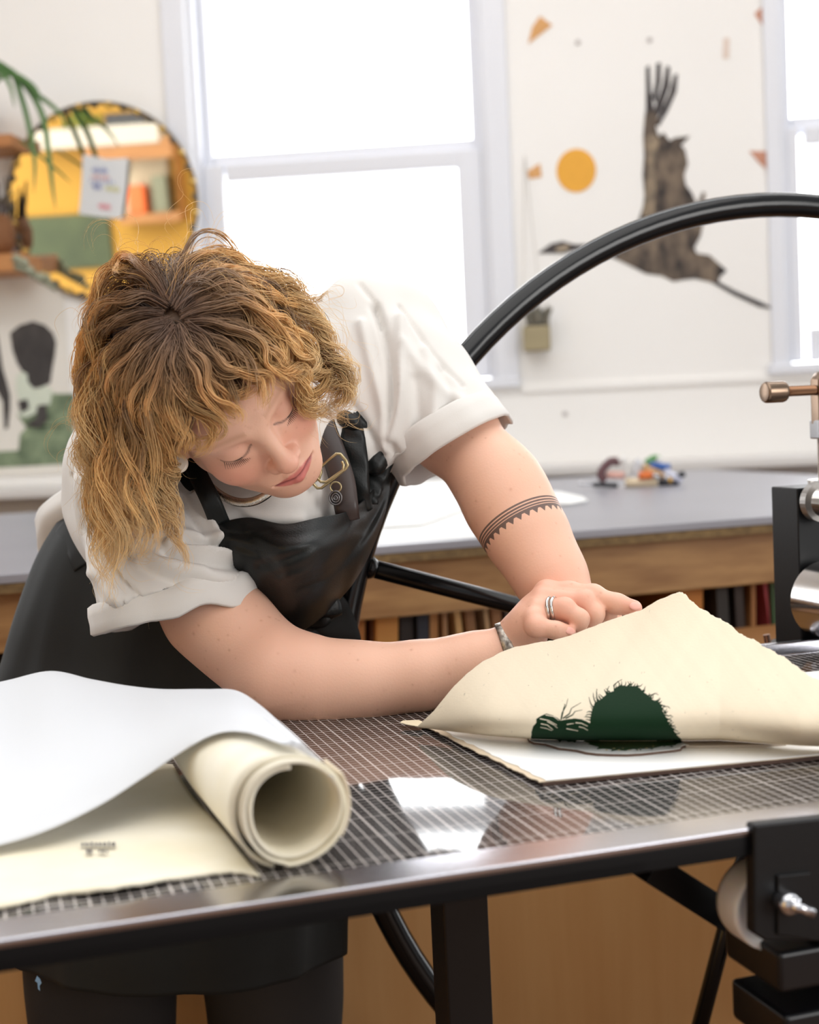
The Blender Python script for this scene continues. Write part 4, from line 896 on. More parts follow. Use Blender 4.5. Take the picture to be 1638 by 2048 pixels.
# --- her left arm (image right)
LSH, LEL, LWR = P(765, 690, 1.725), P(996, 965, 1.620), P(1138, 1228, 1.545)
B.chain([P(600, 850, 1.72), LSH, P(895, 850, 1.672), LEL], [.07, .062, .048, .0425], .03, ki=.03)
B.chain([LEL, P(1024, 1020, 1.605), P(1062, 1085, 1.588), P(1104, 1160, 1.565), LWR], [.0425, .0425, .0395, .0340, .0270], .03, ki=.03)
# --- right hand
def hp(x, y, d): return P(980+x*.20757, 1130+y*.20757, d)
MCP = {'i': hp(545, 262, 1.508), 'm': hp(520, 330, 1.492), 'r': hp(470, 430, 1.474), 'p': hp(425, 520, 1.460)}
B.chain([RWR, hp(330, 640, 1.492)], [.0225, .020], .015)
for k_, r in (('i', .0125), ('m', .0125), ('r', .0115), ('p', .0105)): B.chain([hp(320, 660, 1.494), (hp(320, 660, 1.494)+MCP[k_])/2, MCP[k_]], [.0185, .0155, r], .012, ki=.012)
B.chain([MCP['i'], hp(760, 270, 1.503), hp(985, 300, 1.497), hp(1225, 375, 1.484), hp(1385, 418, 1.474)], [.0124, .0118, .0113, .0102, .0088], .006, ki=.006)
B.ell(hp(1000, 290, 1.497), (.010, .0098, .010), np.eye(3), .006)
B.chain([MCP['m'], hp(900, 352, 1.484), hp(1010, 470, 1.478), hp(975, 580, 1.484)], [.0122, .0108, .0098, .0088], .005, ki=.005)
B.ell(hp(905, 345, 1.483), (.0108, .0108, .0108), np.eye(3), .004)
B.chain([MCP['r'], hp(715, 425, 1.466), hp(860, 520, 1.460), hp(850, 610, 1.470)], [.0118, .0110, .0100, .0088], .0045, ki=.005)
B.ell(hp(712, 420, 1.465), (.0112, .0112, .0112), np.eye(3), .004)
B.chain([MCP['p'], hp(445, 595, 1.452), hp(640, 630, 1.449), hp(758, 648, 1.451)], [.0105, .0102, .0088, .0074], .004, ki=.005)
B.ell(hp(452, 592, 1.452), (.0103, .0103, .0103), np.eye(3), .004)
B.chain([hp(360, 640, 1.506), hp(640, 520, 1.535), hp(950, 500, 1.520), hp(1150, 470, 1.500)], [.016, .0125, .0105, .0088], .012, ki=.006)
# --- left hand, behind the right one, gripping the sheet edge
B.chain([LWR, P(1152, 1244, 1.540)], [.0265, .022], .02)
for k_, (x, y, d, x2, y2, d2, x3, y3, d3) in enumerate(((1195, 1242, 1.53, 1232, 1262, 1.535, 1238, 1290, 1.515), (1185, 1252, 1.53, 1212, 1278, 1.53, 1215, 1304, 1.51), (1172, 1260, 1.55, 1190, 1288, 1.53, 1190, 1312, 1.51), (1158, 1266, 1.55, 1166, 1294, 1.53, 1164, 1314, 1.512))):
    B.chain([P(1152, 1244, 1.540), P(x, y, d), P(x2, y2, d2), P(x3, y3, d3)], [.017, .0115, .0098, .008], .010, ki=.005)
B.chain([P(1160, 1240, 1.535), P(1200, 1228, 1.535), P(1228, 1236, 1.518)], [.015, .0115, .009], .010, ki=.006)
BV, BQ = B.mesh(.0015, 3)
# ---- skin colour per vertex: base tone, flushed areas, lips, freckles, tattoo
bx, by_, bd = topx(BV); hq = (BV-HC) @ HM.T
skin = np.tile(np.array(S((230, 182, 157))), (len(BV), 1))
def blend(w, c): 
    global skin
    w = np.clip(w, 0, 1)[:, None]; skin = skin*(1-w)+np.array(S(c))*w
inhead = np.linalg.norm(hq, axis=1) < .17
def gz(c, r): return np.exp(-(((hq-np.array(c))/np.array(r))**2).sum(1))*inhead
for s in (-1, 1): blend(.55*gz((.040*s, -.028, .07), (.028, .022, .03)), (220, 126, 106))
blend(.5*gz((0, -.036, .108), (.016, .014, .016)), (214, 128, 112)); blend(.3*gz((0, -.095, .075), (.02, .014, .02)), (218, 140, 122))
up = np.interp(hq[:, 0], [-.026, -.007, 0, .007, .026], [-.0655, -.0578, -.0590, -.0578, -.0655]); dn = np.interp(hq[:, 0], [-.025, -.012, 0, .012, .025], [-.068, -.0755, -.0782, -.0755, -.068])
lip = np.clip((up-hq[:, 1])/.0015, 0, 1)*np.clip((hq[:, 1]-dn)/.0015, 0, 1)*(np.abs(hq[:, 0]) < .0255)*(hq[:, 2] > .07)*inhead
blend(.8*lip, (196, 96, 96)); blend(.75*lip*np.exp(-((hq[:, 1]+.0672)/.0014)**2), (120, 46, 50))
for s in (-1, 1):
    bw = np.exp(-(((hq[:, 1]-(.0205+.004*np.cos((np.abs(hq[:, 0])-.028)*60)))/.0034)**2))*(hq[:, 0]*s > .012)*(hq[:, 0]*s < .050)*(hq[:, 2] > .03)*inhead; blend(.38*bw, (176, 124, 92))
    blend(.35*gz((.031*s, .006, .08), (.016, .007, .02)), (214, 150, 134))
    ll = np.exp(-(((hq[:, 1]-(-.0078+.006*((np.abs(hq[:, 0])-.031)/.016)**2))/.0011)**2))*(np.abs(hq[:, 0]*s-.031) < .0165)*(hq[:, 0]*s > 0)*(hq[:, 2] > .06)*inhead; blend(.8*ll, (92, 60, 52))
rf = np.random.default_rng(11)                  # hands and knuckles pinker
for c_, r_, w_ in ((MCP['m'], .05, .22), (hp(905, 345, 1.483), .012, .4), (hp(712, 420, 1.465), .012, .4), (hp(452, 592, 1.452), .012, .35), (hp(1385, 418, 1.474), .016, .45), (MCP['i'], .015, .3), (hp(758, 648, 1.451), .012, .3), (REL, .05, .2)):
    blend(w_*np.exp(-(np.linalg.norm(BV-c_, axis=1)/r_)**2), (220, 128, 108))
arm = ~inhead
fi = rf.choice(np.nonzero(arm & (by_ > 860) & (bx > 300))[0], 850); 
from mathutils import kdtree
kd = kdtree.KDTree(len(BV)); 
for i, p in enumerate(BV): kd.insert(p, i)
kd.balance(); fw = np.zeros(len(BV))
for i in fi:
    rr_ = rf.uniform(.0013, .0024); am = rf.uniform(.12, .46)
    for _, j, ds in kd.find_range(BV[i], rr_*1.5): fw[j] = max(fw[j], am*math.exp(-(ds/rr_)**2*2))
fh = rf.choice(np.nonzero(inhead & (hq[:, 2] > .05))[0], 110)
for i in fh:
    rr_ = rf.uniform(.0012, .0020)
    for _, j, ds in kd.find_range(BV[i], rr_*1.5): fw[j] = max(fw[j], .22*math.exp(-(ds/rr_)**2*2))
blend(fw, (168, 98, 70))
# tattoo: lines and a row of triangles round the left forearm
ta, tb = P(1020, 1012, 1.607), P(1104, 1160, 1.565); tx = (tb-ta)/np.linalg.norm(tb-ta)
rel = BV-ta; al = rel @ tx; pr = rel-al[:, None]*tx; e1_ = np.cross(tx, CF); e1_ /= np.linalg.norm(e1_); e2_ = np.cross(tx, e1_)
ang = np.arctan2(pr @ e2_, pr @ e1_); near = (np.linalg.norm(pr, axis=1) < .06) & (al > -.02) & (al < .09) & (bx > 940) & (bx < 1180) & (by_ < 1160)
body_att = {'al': np.where(near, al, -1.0), 'an': ang}
M_skin = mat('skin', (230, 182, 157), .48, vcol='col', sss=.16, bump=.10, bscale=420, ssscale=.006)
t = M_skin.node_tree; N = t.nodes; L = t.links; pb = N['Principled BSDF']
def math_(op, a, b=None, clamp=False):
    k = N.new('ShaderNodeMath'); k.operation = op; k.use_clamp = clamp
    for i, x in enumerate((a, b)):
        if x is None: continue
        if isinstance(x, (int, float)): k.inputs[i].default_value = x
        else: L.new(x, k.inputs[i])
    return k.outputs[0]
aa = N.new('ShaderNodeAttribute'); aa.attribute_name = 'al'; ab = N.new('ShaderNodeAttribute'); ab.attribute_name = 'an'
AL, AN = aa.outputs['Fac'], ab.outputs['Fac']
def band(c, w): return math_('LESS_THAN', math_('ABSOLUTE', math_('SUBTRACT', AL, c)), w)
tri = math_('SUBTRACT', .5, math_('ABSOLUTE', math_('SUBTRACT', math_('FRACT', math_('MULTIPLY', AN, 30/6.2832)), .5)))   # 0 at the edges, .5 mid tooth
T0 = .020
tooth = math_('MULTIPLY', math_('GREATER_THAN', AL, T0+.0150), math_('LESS_THAN', AL, math_('ADD', math_('MULTIPLY', tri, .0160), T0+.0150-.0024)))
ink = math_('MAXIMUM', math_('MAXIMUM', band(T0+.003, .0011), band(T0+.0066, .0011)), math_('MAXIMUM', math_('MAXIMUM', band(T0+.0099, .0010), band(T0+.0134, .0017)), tooth))
src = pb.inputs['Base Color'].links[0].from_socket
mxs = N.new('ShaderNodeMix'); mxs.data_type = 'RGBA'; L.new(math_('MULTIPLY', ink, .86), mxs.inputs[0]); L.new(src, mxs.inputs[6]); mxs.inputs[7].default_value = (*S((62, 54, 56)), 1); L.new(mxs.outputs[2], pb.inputs['Base Color'])
body = np_mesh('body', BV, BQ, M_skin, person, True, skin)
for k_, a_ in body_att.items():
    at = body.data.attributes.new(k_, 'FLOAT', 'POINT'); at.data.foreach_set('value', a_.astype(np.float32))
close_holes(body)
# eyelashes, nails, jewellery
M_lash = mat('lash_brown', (74, 50, 42), .6)
for s in (-1, 1):
    mb = MB()
    for i in range(22):
        f0 = (i-10.5)/10.5; x = .031*s+.0145*f0; y = -.0078+.0055*f0*f0; z = .0845-.0045*f0*f0-(.003*f0*s if f0*s > 0 else 0)
        p0 = H(x, y, z); p1 = H(x+.002*f0, y-.0034, z+.0022); p2 = H(x+.0042*f0, y-.0062, z+.0050)
        mb.tube([p0, p1, p2], [.00045, .00035, .00012], 4)
    mb.tube([H(.031*s+.0150*f0, -.0077+.0056*f0*f0, .0848-.0046*f0*f0-(.003*f0*s if f0*s > 0 else 0)) for f0 in np.linspace(-1, 1, 12)], [.0003]+[.0011]*10+[.0003], 6)
    mb.build('eyelashes', M_lash, body, smooth=True)
M_nail = mat('fingernail', (234, 172, 156), .25)
for c_, ax_, up_, sz in ((hp(1398, 396, 1.4655), hp(1225, 375, 1.484)-hp(1385, 418, 1.474), cv(.0, .55, .83), (.0066, .0052, .0018)), (hp(770, 634, 1.4442), hp(640, 630, 1.449)-hp(758, 648, 1.451), cv(.1, .5, .85), (.0058, .0044, .0014))):
    ax_ = ax_/np.linalg.norm(ax_); up_ = up_-ax_*(up_ @ ax_); up_ /= np.linalg.norm(up_); sd_ = np.cross(up_, ax_)
    nl_ = Sdf().ell(c_, sz, np.array([ax_, sd_, up_])); v_, q_ = nl_.mesh(.0006, 2, 8); np_mesh('fingernail', v_, q_, M_nail, body)
M_silver = mat('silver', (214, 210, 204), .18, metal=1.0)
ra_ = hp(715, 425, 1.466)-MCP['r']; ra_ /= np.linalg.norm(ra_); rc_ = MCP['r']+(hp(715, 425, 1.466)-MCP['r'])*.52
rx_ = np.cross(ra_, CU); rx_ /= np.linalg.norm(rx_); ry_ = np.cross(ra_, rx_)
mb = MB()
for off_ in (-.0022, .0022): mb.tube([rc_+ra_*(off_+.0008*math.sin(a*2))+(rx_*math.cos(a)+ry_*math.sin(a))*.0123 for a in np.linspace(0, 2*math.pi, 40, endpoint=False)], .0018, 8, closed=True)
mb.build('finger_ring', M_silver, person, smooth=True)
ba_ = P(940, 1318, 1.497)-RWR; ba_ /= np.linalg.norm(ba_); bc_ = RWR+ba_*.012; bx_ = np.cross(ba_, CU); bx_ /= np.linalg.norm(bx_); bz_ = np.cross(ba_, bx_)
mb = MB(); prof = [(.0262, -.006), (.0275, -.005), (.0275, .005), (.0262, .006), (.0250, 0)]
mb.lathe(prof+[prof[0]], bc_, ba_, 48, cap=False); mb.build('bracelet', mat('engraved_silver', (190, 182, 172), .35, metal=.9, rgb2=(110, 100, 92), scale=260), person, smooth=True)
# ================================================================== CLOTHES
def fold_field(x, y, folds):                    # creases given along their run: (points, width px, height m)
    d = np.zeros(len(x))
    for pts, w, h in folds:
        m_ = (x > min(p[0] for p in pts)-4*w) & (x < max(p[0] for p in pts)+4*w) & (y > min(p[1] for p in pts)-4*w) & (y < max(p[1] for p in pts)+4*w)
        if m_.any():
            q = seg_d(x[m_], y[m_], cr(pts, 6).tolist(), 0, 0); d[m_] += h*np.exp(-(q/w)**2)
    return d
M_tee = mat('white_cotton', (220, 216, 211), .85, bump=.08, bscale=900, sheen=.2)
T = Sdf()
RC0, RC1 = P(292, 1000, 1.605), P(347, 1196, 1.548)                # right sleeve axis
rax = (RC1-RC0)/np.linalg.norm(RC1-RC0)
T.cone(P(560, 860, 1.77), P(500, 985, 1.73), .118, .112, .04); T.cone(P(500, 985, 1.73), P(330, 1200, 1.85), .112, .13, .05)
T.cone(P(742, 688, 1.735), P(560, 840, 1.76), .080, .11, .05)
T.cone(P(310, 990, 1.64), P(520, 930, 1.70), .076, .095, .05)
T.cone(P(292, 985, 1.625), P(350, 1216, 1.545), .072, .0835, .03); T.cone(P(258, 900, 1.66), P(240, 1030, 1.66), .068, .060, .05)
T.cone(P(640, 800, 1.68), P(560, 960, 1.62), .055, .07, .05); T.cone(P(700, 740, 1.69), P(780, 860, 1.66), .066, .056, .04)
LC0, LC1 = P(752, 690, 1.735), P(893, 872, 1.668); lax = (LC1-LC0)/np.linalg.norm(LC1-LC0)
T.cone(LC0, LC1, .080, .074, .03); T.cone(P(800, 760, 1.685), P(830, 925, 1.655), .056, .034, .04)
T.cone(P(490, 1000, 1.615), P(560, 1030, 1.580), .05, .05, .04)       # chest front under the chin
T.cone(P(376, 980, 1.60), P(404, 1072, 1.572), .045, .040, .05)        # fabric bunched at the armpit

# open sleeve ends
rcu = cv(.20, -.97, .06); rcu /= np.linalg.norm(rcu); lcu = lax-CF*(lax @ CF)*.8; lcu /= np.linalg.norm(lcu)
T.cyl(RC1-rcu*.005, RC1+rcu*.12, .13, .13, .004, 's'); T.cone(RC1-rax*.07, RC1+rax*.06, .056, .074, .004, 's')
T.cyl(LC1-lcu*.004, LC1+lcu*.12, .13, .13, .004, 's'); T.cone(LC1-lax*.07, LC1+lax*.06, .060, .072, .004, 's')
TV, TQ = T.mesh(.003, 4, 12)
tx_, ty_, td_ = topx(TV); tn = vnormals(TV, TQ); front = np.clip(-(tn @ CF)*2, 0, 1)
FOLDS = [([(750,615),(775,700),(785,790),(770,880)], 9, -.010), ([(800,640),(800,720),(798,800),(775,880)], 11, .008), ([(722,650),(745,740),(765,820),(768,900)], 10, .006), ([(700,800),(735,860),(762,905)], 8, -.006), ([(690,830),(720,880),(745,930)], 9, .006),
         ([(850,700),(870,800),(850,900),(820,960)], 13, .006), ([(885,740),(905,830),(890,910)], 12, -.006), ([(830,760),(838,860),(825,940)], 11, -.005), ([(780,890),(800,930),(830,965)], 9, -.006), ([(810,690),(860,760),(920,800)], 12, .005),
         ([(365,1088),(405,1092),(450,1090)], 6, -.010), ([(340,1060),(390,1072),(430,1078)], 9, .008), ([(340,1085),(400,1098),(470,1110)], 9, .010), ([(330,1110),(400,1125),(480,1135)], 9, -.008), ([(280,1120),(380,1150),(480,1160)], 14, .008), ([(230,1080),(320,1150),(440,1180)], 16, -.006), ([(220,1020),(300,1110),(400,1140)], 12, .006),
         ([(395,990),(420,1040),(435,1080)], 9, .010), ([(360,1000),(400,1060),(425,1090)], 8, -.008), ([(165,960),(172,1060),(200,1150)], 14, .006), ([(146,950),(160,1010),(180,1068),(240,1150),(305,1222)], 3, -.004), ([(200,1150),(240,1200),(300,1230)], 14, .007),
         ([(720,572),(752,610),(765,650)], 5, -.004), ([(800,610),(850,680),(925,770)], 4, -.004), ([(480,1010),(520,1035),(600,1040)], 12, .006)]
TV = TV+tn*(fold_field(tx_, ty_, FOLDS)*front)[:, None]
wob = sum(np.sin(TV @ np.array(d)*f+ph)*a for d, f, ph, a in (((1, .3, .5), 55, 0, .0015), ((-.4, 1, .6), 71, 1, .0012), ((.2, -.5, 1), 97, 2, .0009), ((.7, .7, -.3), 140, .4, .0005)))
TV = TV+tn*wob[:, None]
shirt = np_mesh('tee_shirt', TV, TQ, M_tee, person)
tail = patch([[P(*q) for q in r] for r in ([(150,965,1.80),(110,990,1.83),(80,1016,1.86),(70,1040,1.88)],[(150,1000,1.785),(112,1018,1.81),(84,1040,1.84),(74,1070,1.87)],[(150,1040,1.80),(112,1062,1.83),(88,1084,1.86),(76,1100,1.89)],[(150,1090,1.84),(120,1110,1.86),(98,1120,1.88),(84,1128,1.90)])], 6, 6)
grid_mesh('shirt_tail', tail, M_tee, shirt, .0015, True, 0)
def cuff(c0, ax, ref, ra, rb, w, seed, tilt, skew):
    sd = ref-ax*(ref @ ax); sd /= np.linalg.norm(sd); up = np.cross(ax, sd); A = []
    ths = np.linspace(0, 2*math.pi, 97)
    n1 = noise1(np.cos(ths)*1.7+5+np.sin(ths)*.9, seed, 3); n2 = noise1(np.cos(ths)*2.1+9-np.sin(ths)*1.3, seed+3, 3)
    prof = [(-.004, -.10*w), (.002, 0), (.0035, .3*w), (.003, .6*w), (.004, .92*w), (.0012, 1.0*w), (-.0012, .9*w), (-.003, .45*w), (-.005, -.1*w)]
    for i, th in enumerate(ths):
        rr = 1+.03*n1[i]; row = []
        for r, h in prof:
            q = sd*math.cos(th)*(ra+r)*rr+up*math.sin(th)*(rb+r)*rr
            row.append(c0+q+ax*(h+.0035*n2[i]+skew*math.cos(th)+tilt*math.sin(th)))
        A.append(row)
    return grid_mesh('cuff', np.array(A), M_tee, shirt)
cuff(RC1-rcu*.010, rcu, cv(.965, .25, .1), .0895, .079, .031, 4, .000, .000)
cuff(LC1-lcu*.012, lcu, cv(.62, -.78, 0), .0800, .072, .036, 12, .004, .006)

M_apr = mat('black_waxed_cotton', (24, 27, 27), .42, rgb2=(16, 18, 18), scale=7, bump=.15, bscale=500, spec=.35)
M_aprs = mat('black_skirt_cotton', (29, 30, 27), .75, rgb2=(18, 18, 17), scale=6, bump=.12, bscale=500)
apron = thing('apron', '', 'x'); 
for k_ in ('label', 'category'): del apron[k_]
apron.parent = person; apron.location = (0, 0, 0); apron.matrix_parent_inverse = Matrix.Translation(-Vector(person.location))
def adopt(o, par):
    o.parent = par; o.matrix_parent_inverse = Matrix.Identity(4); return o
BIB = [[(412,1052,1.530),(446,1044,1.520),(500,1036,1.525),(570,1049,1.505),(635,1036,1.51),(700,1020,1.55),(748,978,1.62),(784,920,1.66)],
       [(424,1070,1.525),(456,1063,1.513),(505,1060,1.51),(570,1068,1.49),(635,1060,1.50),(698,1045,1.545),(748,1005,1.615),(782,950,1.655)],
       [(440,1097,1.525),(472,1093,1.507),(515,1098,1.497),(575,1106,1.475),(638,1096,1.487),(695,1078,1.54),(742,1042,1.615),(778,985,1.65)],
       [(462,1130,1.535),(491,1129,1.515),(528,1136,1.507),(582,1146,1.490),(640,1134,1.505),(690,1112,1.555),(735,1076,1.595),(770,1022,1.645)],
       [(484,1162,1.550),(511,1166,1.535),(545,1176,1.53),(592,1184,1.515),(642,1170,1.527),(688,1142,1.570),(727,1106,1.595),(757,1062,1.64)],
       [(507,1197,1.565),(533,1206,1.555),(562,1215,1.553),(600,1218,1.545),(645,1202,1.555),(684,1172,1.595),(716,1138,1.605),(742,1100,1.645)],
       [(520,1270,1.63),(545,1275,1.62),(572,1276,1.615),(604,1262,1.61),(640,1236,1.61),(672,1205,1.63),(704,1168,1.625),(728,1130,1.655)]]
BP = patch([[P(*q) for q in r] for r in BIB], 14, 14); nuu, nvv = BP.shape[:2]
bx2, by2, bd2 = topx(BP.reshape(-1, 3))
bf = fold_field(bx2, by2, [([(500,1060),(560,1090),(640,1085),(720,1040)], 12, .006), ([(520,1130),(590,1110),(680,1060),(750,1000)], 10, -.007), ([(560,1160),(640,1130),(710,1070)], 10, .006), ([(470,1090),(520,1110),(560,1150)], 9, -.006), ([(660,1100),(690,1070),(720,1010)], 8, .005), ([(600,1180),(660,1150),(720,1080)], 8, -.006), ([(430,1060),(480,1070),(540,1060)], 6, -.003)])
BP = BP+(-CF*bf[:, None]*.55).reshape(nuu, nvv, 3)
adopt(grid_mesh('bib', BP, M_apr, None, .0016, True, 0), apron)
def ribbon(name, pts, ws, m, par, thick=.0016, nrm=None, n=8, wave=0.0):
    k = cr([P(*q) for q in pts], n); w = np.interp(np.linspace(0, 1, len(k)), np.linspace(0, 1, len(ws)), ws); A = []
    for i in range(len(k)):
        tg = k[min(i+1, len(k)-1)]-k[max(i-1, 0)]; tg /= np.linalg.norm(tg); nn = -CF if nrm is None else nrm; sd = np.cross(tg, nn); sd /= np.linalg.norm(sd); up = np.cross(sd, tg)
        A.append([k[i]+sd*w[i]*f+up*(.0025*(1-f*f)+wave*math.sin(i*.7+f*2)) for f in np.linspace(-1, 1, 7)])
    return adopt(grid_mesh(name, np.array(A), m, None, thick, True, 0), par)
ribbon('strap', [(350,860,1.565),(376,912,1.535),(400,958,1.515),(421,1000,1.507),(440,1046,1.520)], [.0095, .0100, .0103, .0108], M_apr, apron, nrm=cv(-.1, .1, 1))
ribbon('strap', [(340,900,1.57),(368,955,1.545),(396,1005,1.535),(415,1040,1.54)], [.011, .012], M_apr, apron)
M_lea = mat('dark_leather', (62, 48, 44), .4, rgb2=(46, 36, 34), scale=30)
ribbon('leather_strap', [(632,800,1.62),(650,862,1.595),(668,910,1.575),(684,960,1.558),(692,1010,1.545),(697,1040,1.55)], [.0135, .0135, .0135, .012], M_lea, apron, .003)
# ribbon ties at the left shoulder of the bib
ribbon('tie', [(690,826,1.62),(704,850,1.605),(706,880,1.598),(714,930,1.592),(722,985,1.59),(735,1020,1.60)], [.008, .011, .014, .013, .010, .006], M_apr, apron, wave=.001)
ribbon('tie', [(700,835,1.61),(728,866,1.615),(752,896,1.63),(770,912,1.64)], [.011, .010, .012, .015], M_apr, apron, wave=.001)
ribbon('tie', [(766,905,1.635),(752,950,1.63),(742,985,1.62),(742,1010,1.615)], [.016, .014, .012, .008], M_apr, apron, wave=.0015)
kn = Sdf(); kn.cone(P(690, 838, 1.605), P(708, 846, 1.60), .010, .009); kn.cone(P(752, 930, 1.62), P(768, 905, 1.625), .012, .011, .006)
v_, q_ = kn.mesh(.0016, 2, 8); adopt(np_mesh('knot', v_, q_, M_apr, None), apron)
# waist ties below the bib
for pts, ws in (([(612,1225,1.64),(640,1190,1.63),(668,1180,1.64)], [.010, .016, .012]), ([(628,1200,1.63),(652,1215,1.62),(664,1236,1.63)], [.014, .018, .012]), ([(600,1240,1.645),(640,1232,1.63),(672,1204,1.64)], [.010, .014, .008])):
    ribbon('waist_tie', pts, ws, M_apr, apron, wave=.002)
M_brass = mat('old_brass', (186, 170, 130), .3, metal=.9); M_pew = mat('dark_pewter', (120, 116, 116), .35, metal=.9)
def pxloop(pts, d, r, par, name, m, closed=True, smooth=True):
    mb = MB(); mb.tube([P(x, y, dd) for x, y, dd in ((p+(d,))[:3] if len(p) == 2 else p for p in pts)], r, 8, closed=closed); return adopt(mb.build(name, m, None, smooth=smooth), par)
K3 = .28694
def B3(x, y): return (330+x*K3, 640+y*K3)
bk_ = [B3(1035,1135), B3(1030,1150), B3(1070,1175), B3(1100,1165), B3(1265,1030), B3(1275,1010), B3(1265,985), B3(1235,935), B3(1205,925), B3(1180,940), B3(1080,1030)]
lp_ = [B3(1195,932), B3(1222,935), B3(1262,980), B3(1275,1012), B3(1262,1035), B3(1090,1172), B3(1062,1172), B3(1035,1145), B3(1040,1125), B3(1075,1100), B3(1088,1060), B3(1085,1025)]
pxloop(lp_, 1.535, .0017, apron, 'buckle', M_brass)
pxloop([B3(1062,1105), B3(1085,1128), B3(1125,1130), B3(1240,1048), B3(1245,1010), B3(1232,985)], 1.532, .0016, apron, 'buckle_bar', M_brass, closed=False)
rg_ = P(*B3(1190, 1165), 1.538)
pxloop([(B3(1190,1165)[0]+11*math.cos(a), B3(1190,1165)[1]+10*math.sin(a)) for a in np.linspace(0, 6.283, 20, endpoint=False)], 1.537, .0009, apron, 'charm_ring', M_brass)
chm = thing('x', '', 'x'); bpy.data.objects.remove(chm)
mb = MB(); cc_ = B3(1188, 1240)
for r_ in (13.5, 8.5, 4): mb.tube([P(cc_[0]+r_*.9*math.cos(a), cc_[1]+r_*math.sin(a), 1.536) for a in np.linspace(0, 6.283, 28, endpoint=False)], .0011, 6, closed=True)
mb.lathe([(.0062, -.0008), (.0066, .0), (.0062, .0008)], P(*cc_, 1.5375), -CF, 24)
adopt(mb.build('round_charm', M_pew, None, smooth=True), apron)
# skirt of the apron: tilted ellipses from the waist to the hem
def rings(levels, n=96, folds=None, seed=1):
    A = []
    for (x0, x1, y, d, rd) in levels:
        c = P((x0+x1)/2, y, d); rx = (x1-x0)/2*d/FOC; A.append([c+CR*rx*math.cos(a)+np.array([CF[0], CF[1], 0])*rd*math.sin(a) for a in np.linspace(0, 2*math.pi, n+1)])
    A = np.array([cr(np.array(A)[:, j], 8) for j in range(n+1)]).transpose(1, 0, 2); m_ = len(A)
    if folds:
        th = np.linspace(0, 2*math.pi, n+1); cen = A[:, :n].mean(1, keepdims=True); s_ = np.linspace(0, 1, m_)[:, None]
        w = sum(a*np.sin(f*th[None]+ph+s_*sl) for f, ph, a, sl in folds)*np.clip(s_*3, 0, 1); A = cen+(A-cen)*(1+w[..., None])
    return A
SK = rings([(170,560,1010,1.86,.10),(128,600,1030,1.86,.125),(84,640,1100,1.855,.145),(48,672,1200,1.85,.155),(22,690,1290,1.85,.16),(4,698,1370,1.845,.165),(6,700,1500,1.84,.165),(22,696,1700,1.83,.165),(36,692,1820,1.82,.165),(38,690,1888,1.82,.165)],
           folds=[(7, .4, .020, 2.0), (13, 1.2, .013, -3.0), (23, 2.2, .006, 4.0)])
sko = adopt(grid_mesh('skirt', SK, M_aprs, None, .002, True, 0), apron)
for px, py in ((120, 1077),):
    mb = MB(); mb.lathe([(.001, -.003), (.0045, -.002), (.0055, .0005)], P(px, py, 1.792), -CF+CR*-.5, 16); adopt(mb.build('rivet', mat('copper_rivet', (140, 88, 66), .35, metal=.8), None, smooth=True), apron)
ribbon('side_strap', [(130,1046,1.795),(140,1066,1.772),(158,1096,1.748),(172,1130,1.735)], [.016, .016], M_aprs, apron)
ribbon('skirt_edge', [(598,1215,1.725),(640,1216,1.735),(668,1240,1.742),(690,1290,1.745),(694,1340,1.745)], [.03, .028, .022, .016], M_aprs, apron, nrm=cv(.2, .1, 1), wave=.002)
# trousers
M_tro = mat('charcoal_trousers', (48, 43, 41), .85, rgb2=(36, 32, 31), scale=5, bump=.1, bscale=600)
tr = adopt(grid_mesh('trouser_leg', rings([(44,352,1800,1.80,.085),(48,352,1940,1.80,.082),(60,350,2050,1.80,.078),(90,345,2300,1.80,.068),(120,320,2640,1.80,.06)], folds=[(5, .3, .01, 3)]), M_tro, None), person)
tr2 = adopt(grid_mesh('trouser_leg', rings([(400,684,1800,1.84,.085),(404,686,1940,1.84,.082),(418,684,2050,1.84,.078),(430,660,2300,1.84,.068),(440,620,2600,1.84,.06)], folds=[(5, 1.3, .012, 4)]), M_tro, None), person)
for o in (tr, tr2, apron): o.matrix_parent_inverse = Matrix.Translation(-Vector(person.location))
mb = MB(); mb.prism([P(x, y, 1.716) for x, y in ((74,1952),(80,1958),(83,1966),(79,1972),(80,1982),(76,1978),(75,1966),(70,1962))], CF*.0006)
pt = adopt(mb.build('paint_spot', mat('blue_paint', (150, 190, 226), .5), None), tr)
# necklace and earring
M_neck = mat('herringbone_silver', (222, 216, 206), .2, metal=1.0, bump=.3, bscale=700)
nk_ = ribbon('necklace', [(380,930,1.55),(410,962,1.535),(442,990,1.515),(474,1004,1.500),(506,1003,1.490),(534,989,1.487),(552,968,1.495),(562,945,1.51)], [.0028, .0036, .0042, .0042, .0036, .003], M_neck, person, .0014)
nk_.matrix_parent_inverse = Matrix.Translation(-Vector(person.location))
mb = MB(); ec = P(357, 927, 1.424); mb.lathe([(.007, -.0006), (.0098, -.0004), (.0098, .0004), (.007, .0006)], ec, cv(.25, .15, 1), 32)
er = mb.build('earring', mat('pearly_disc', (214, 202, 186), .3), person, smooth=True)
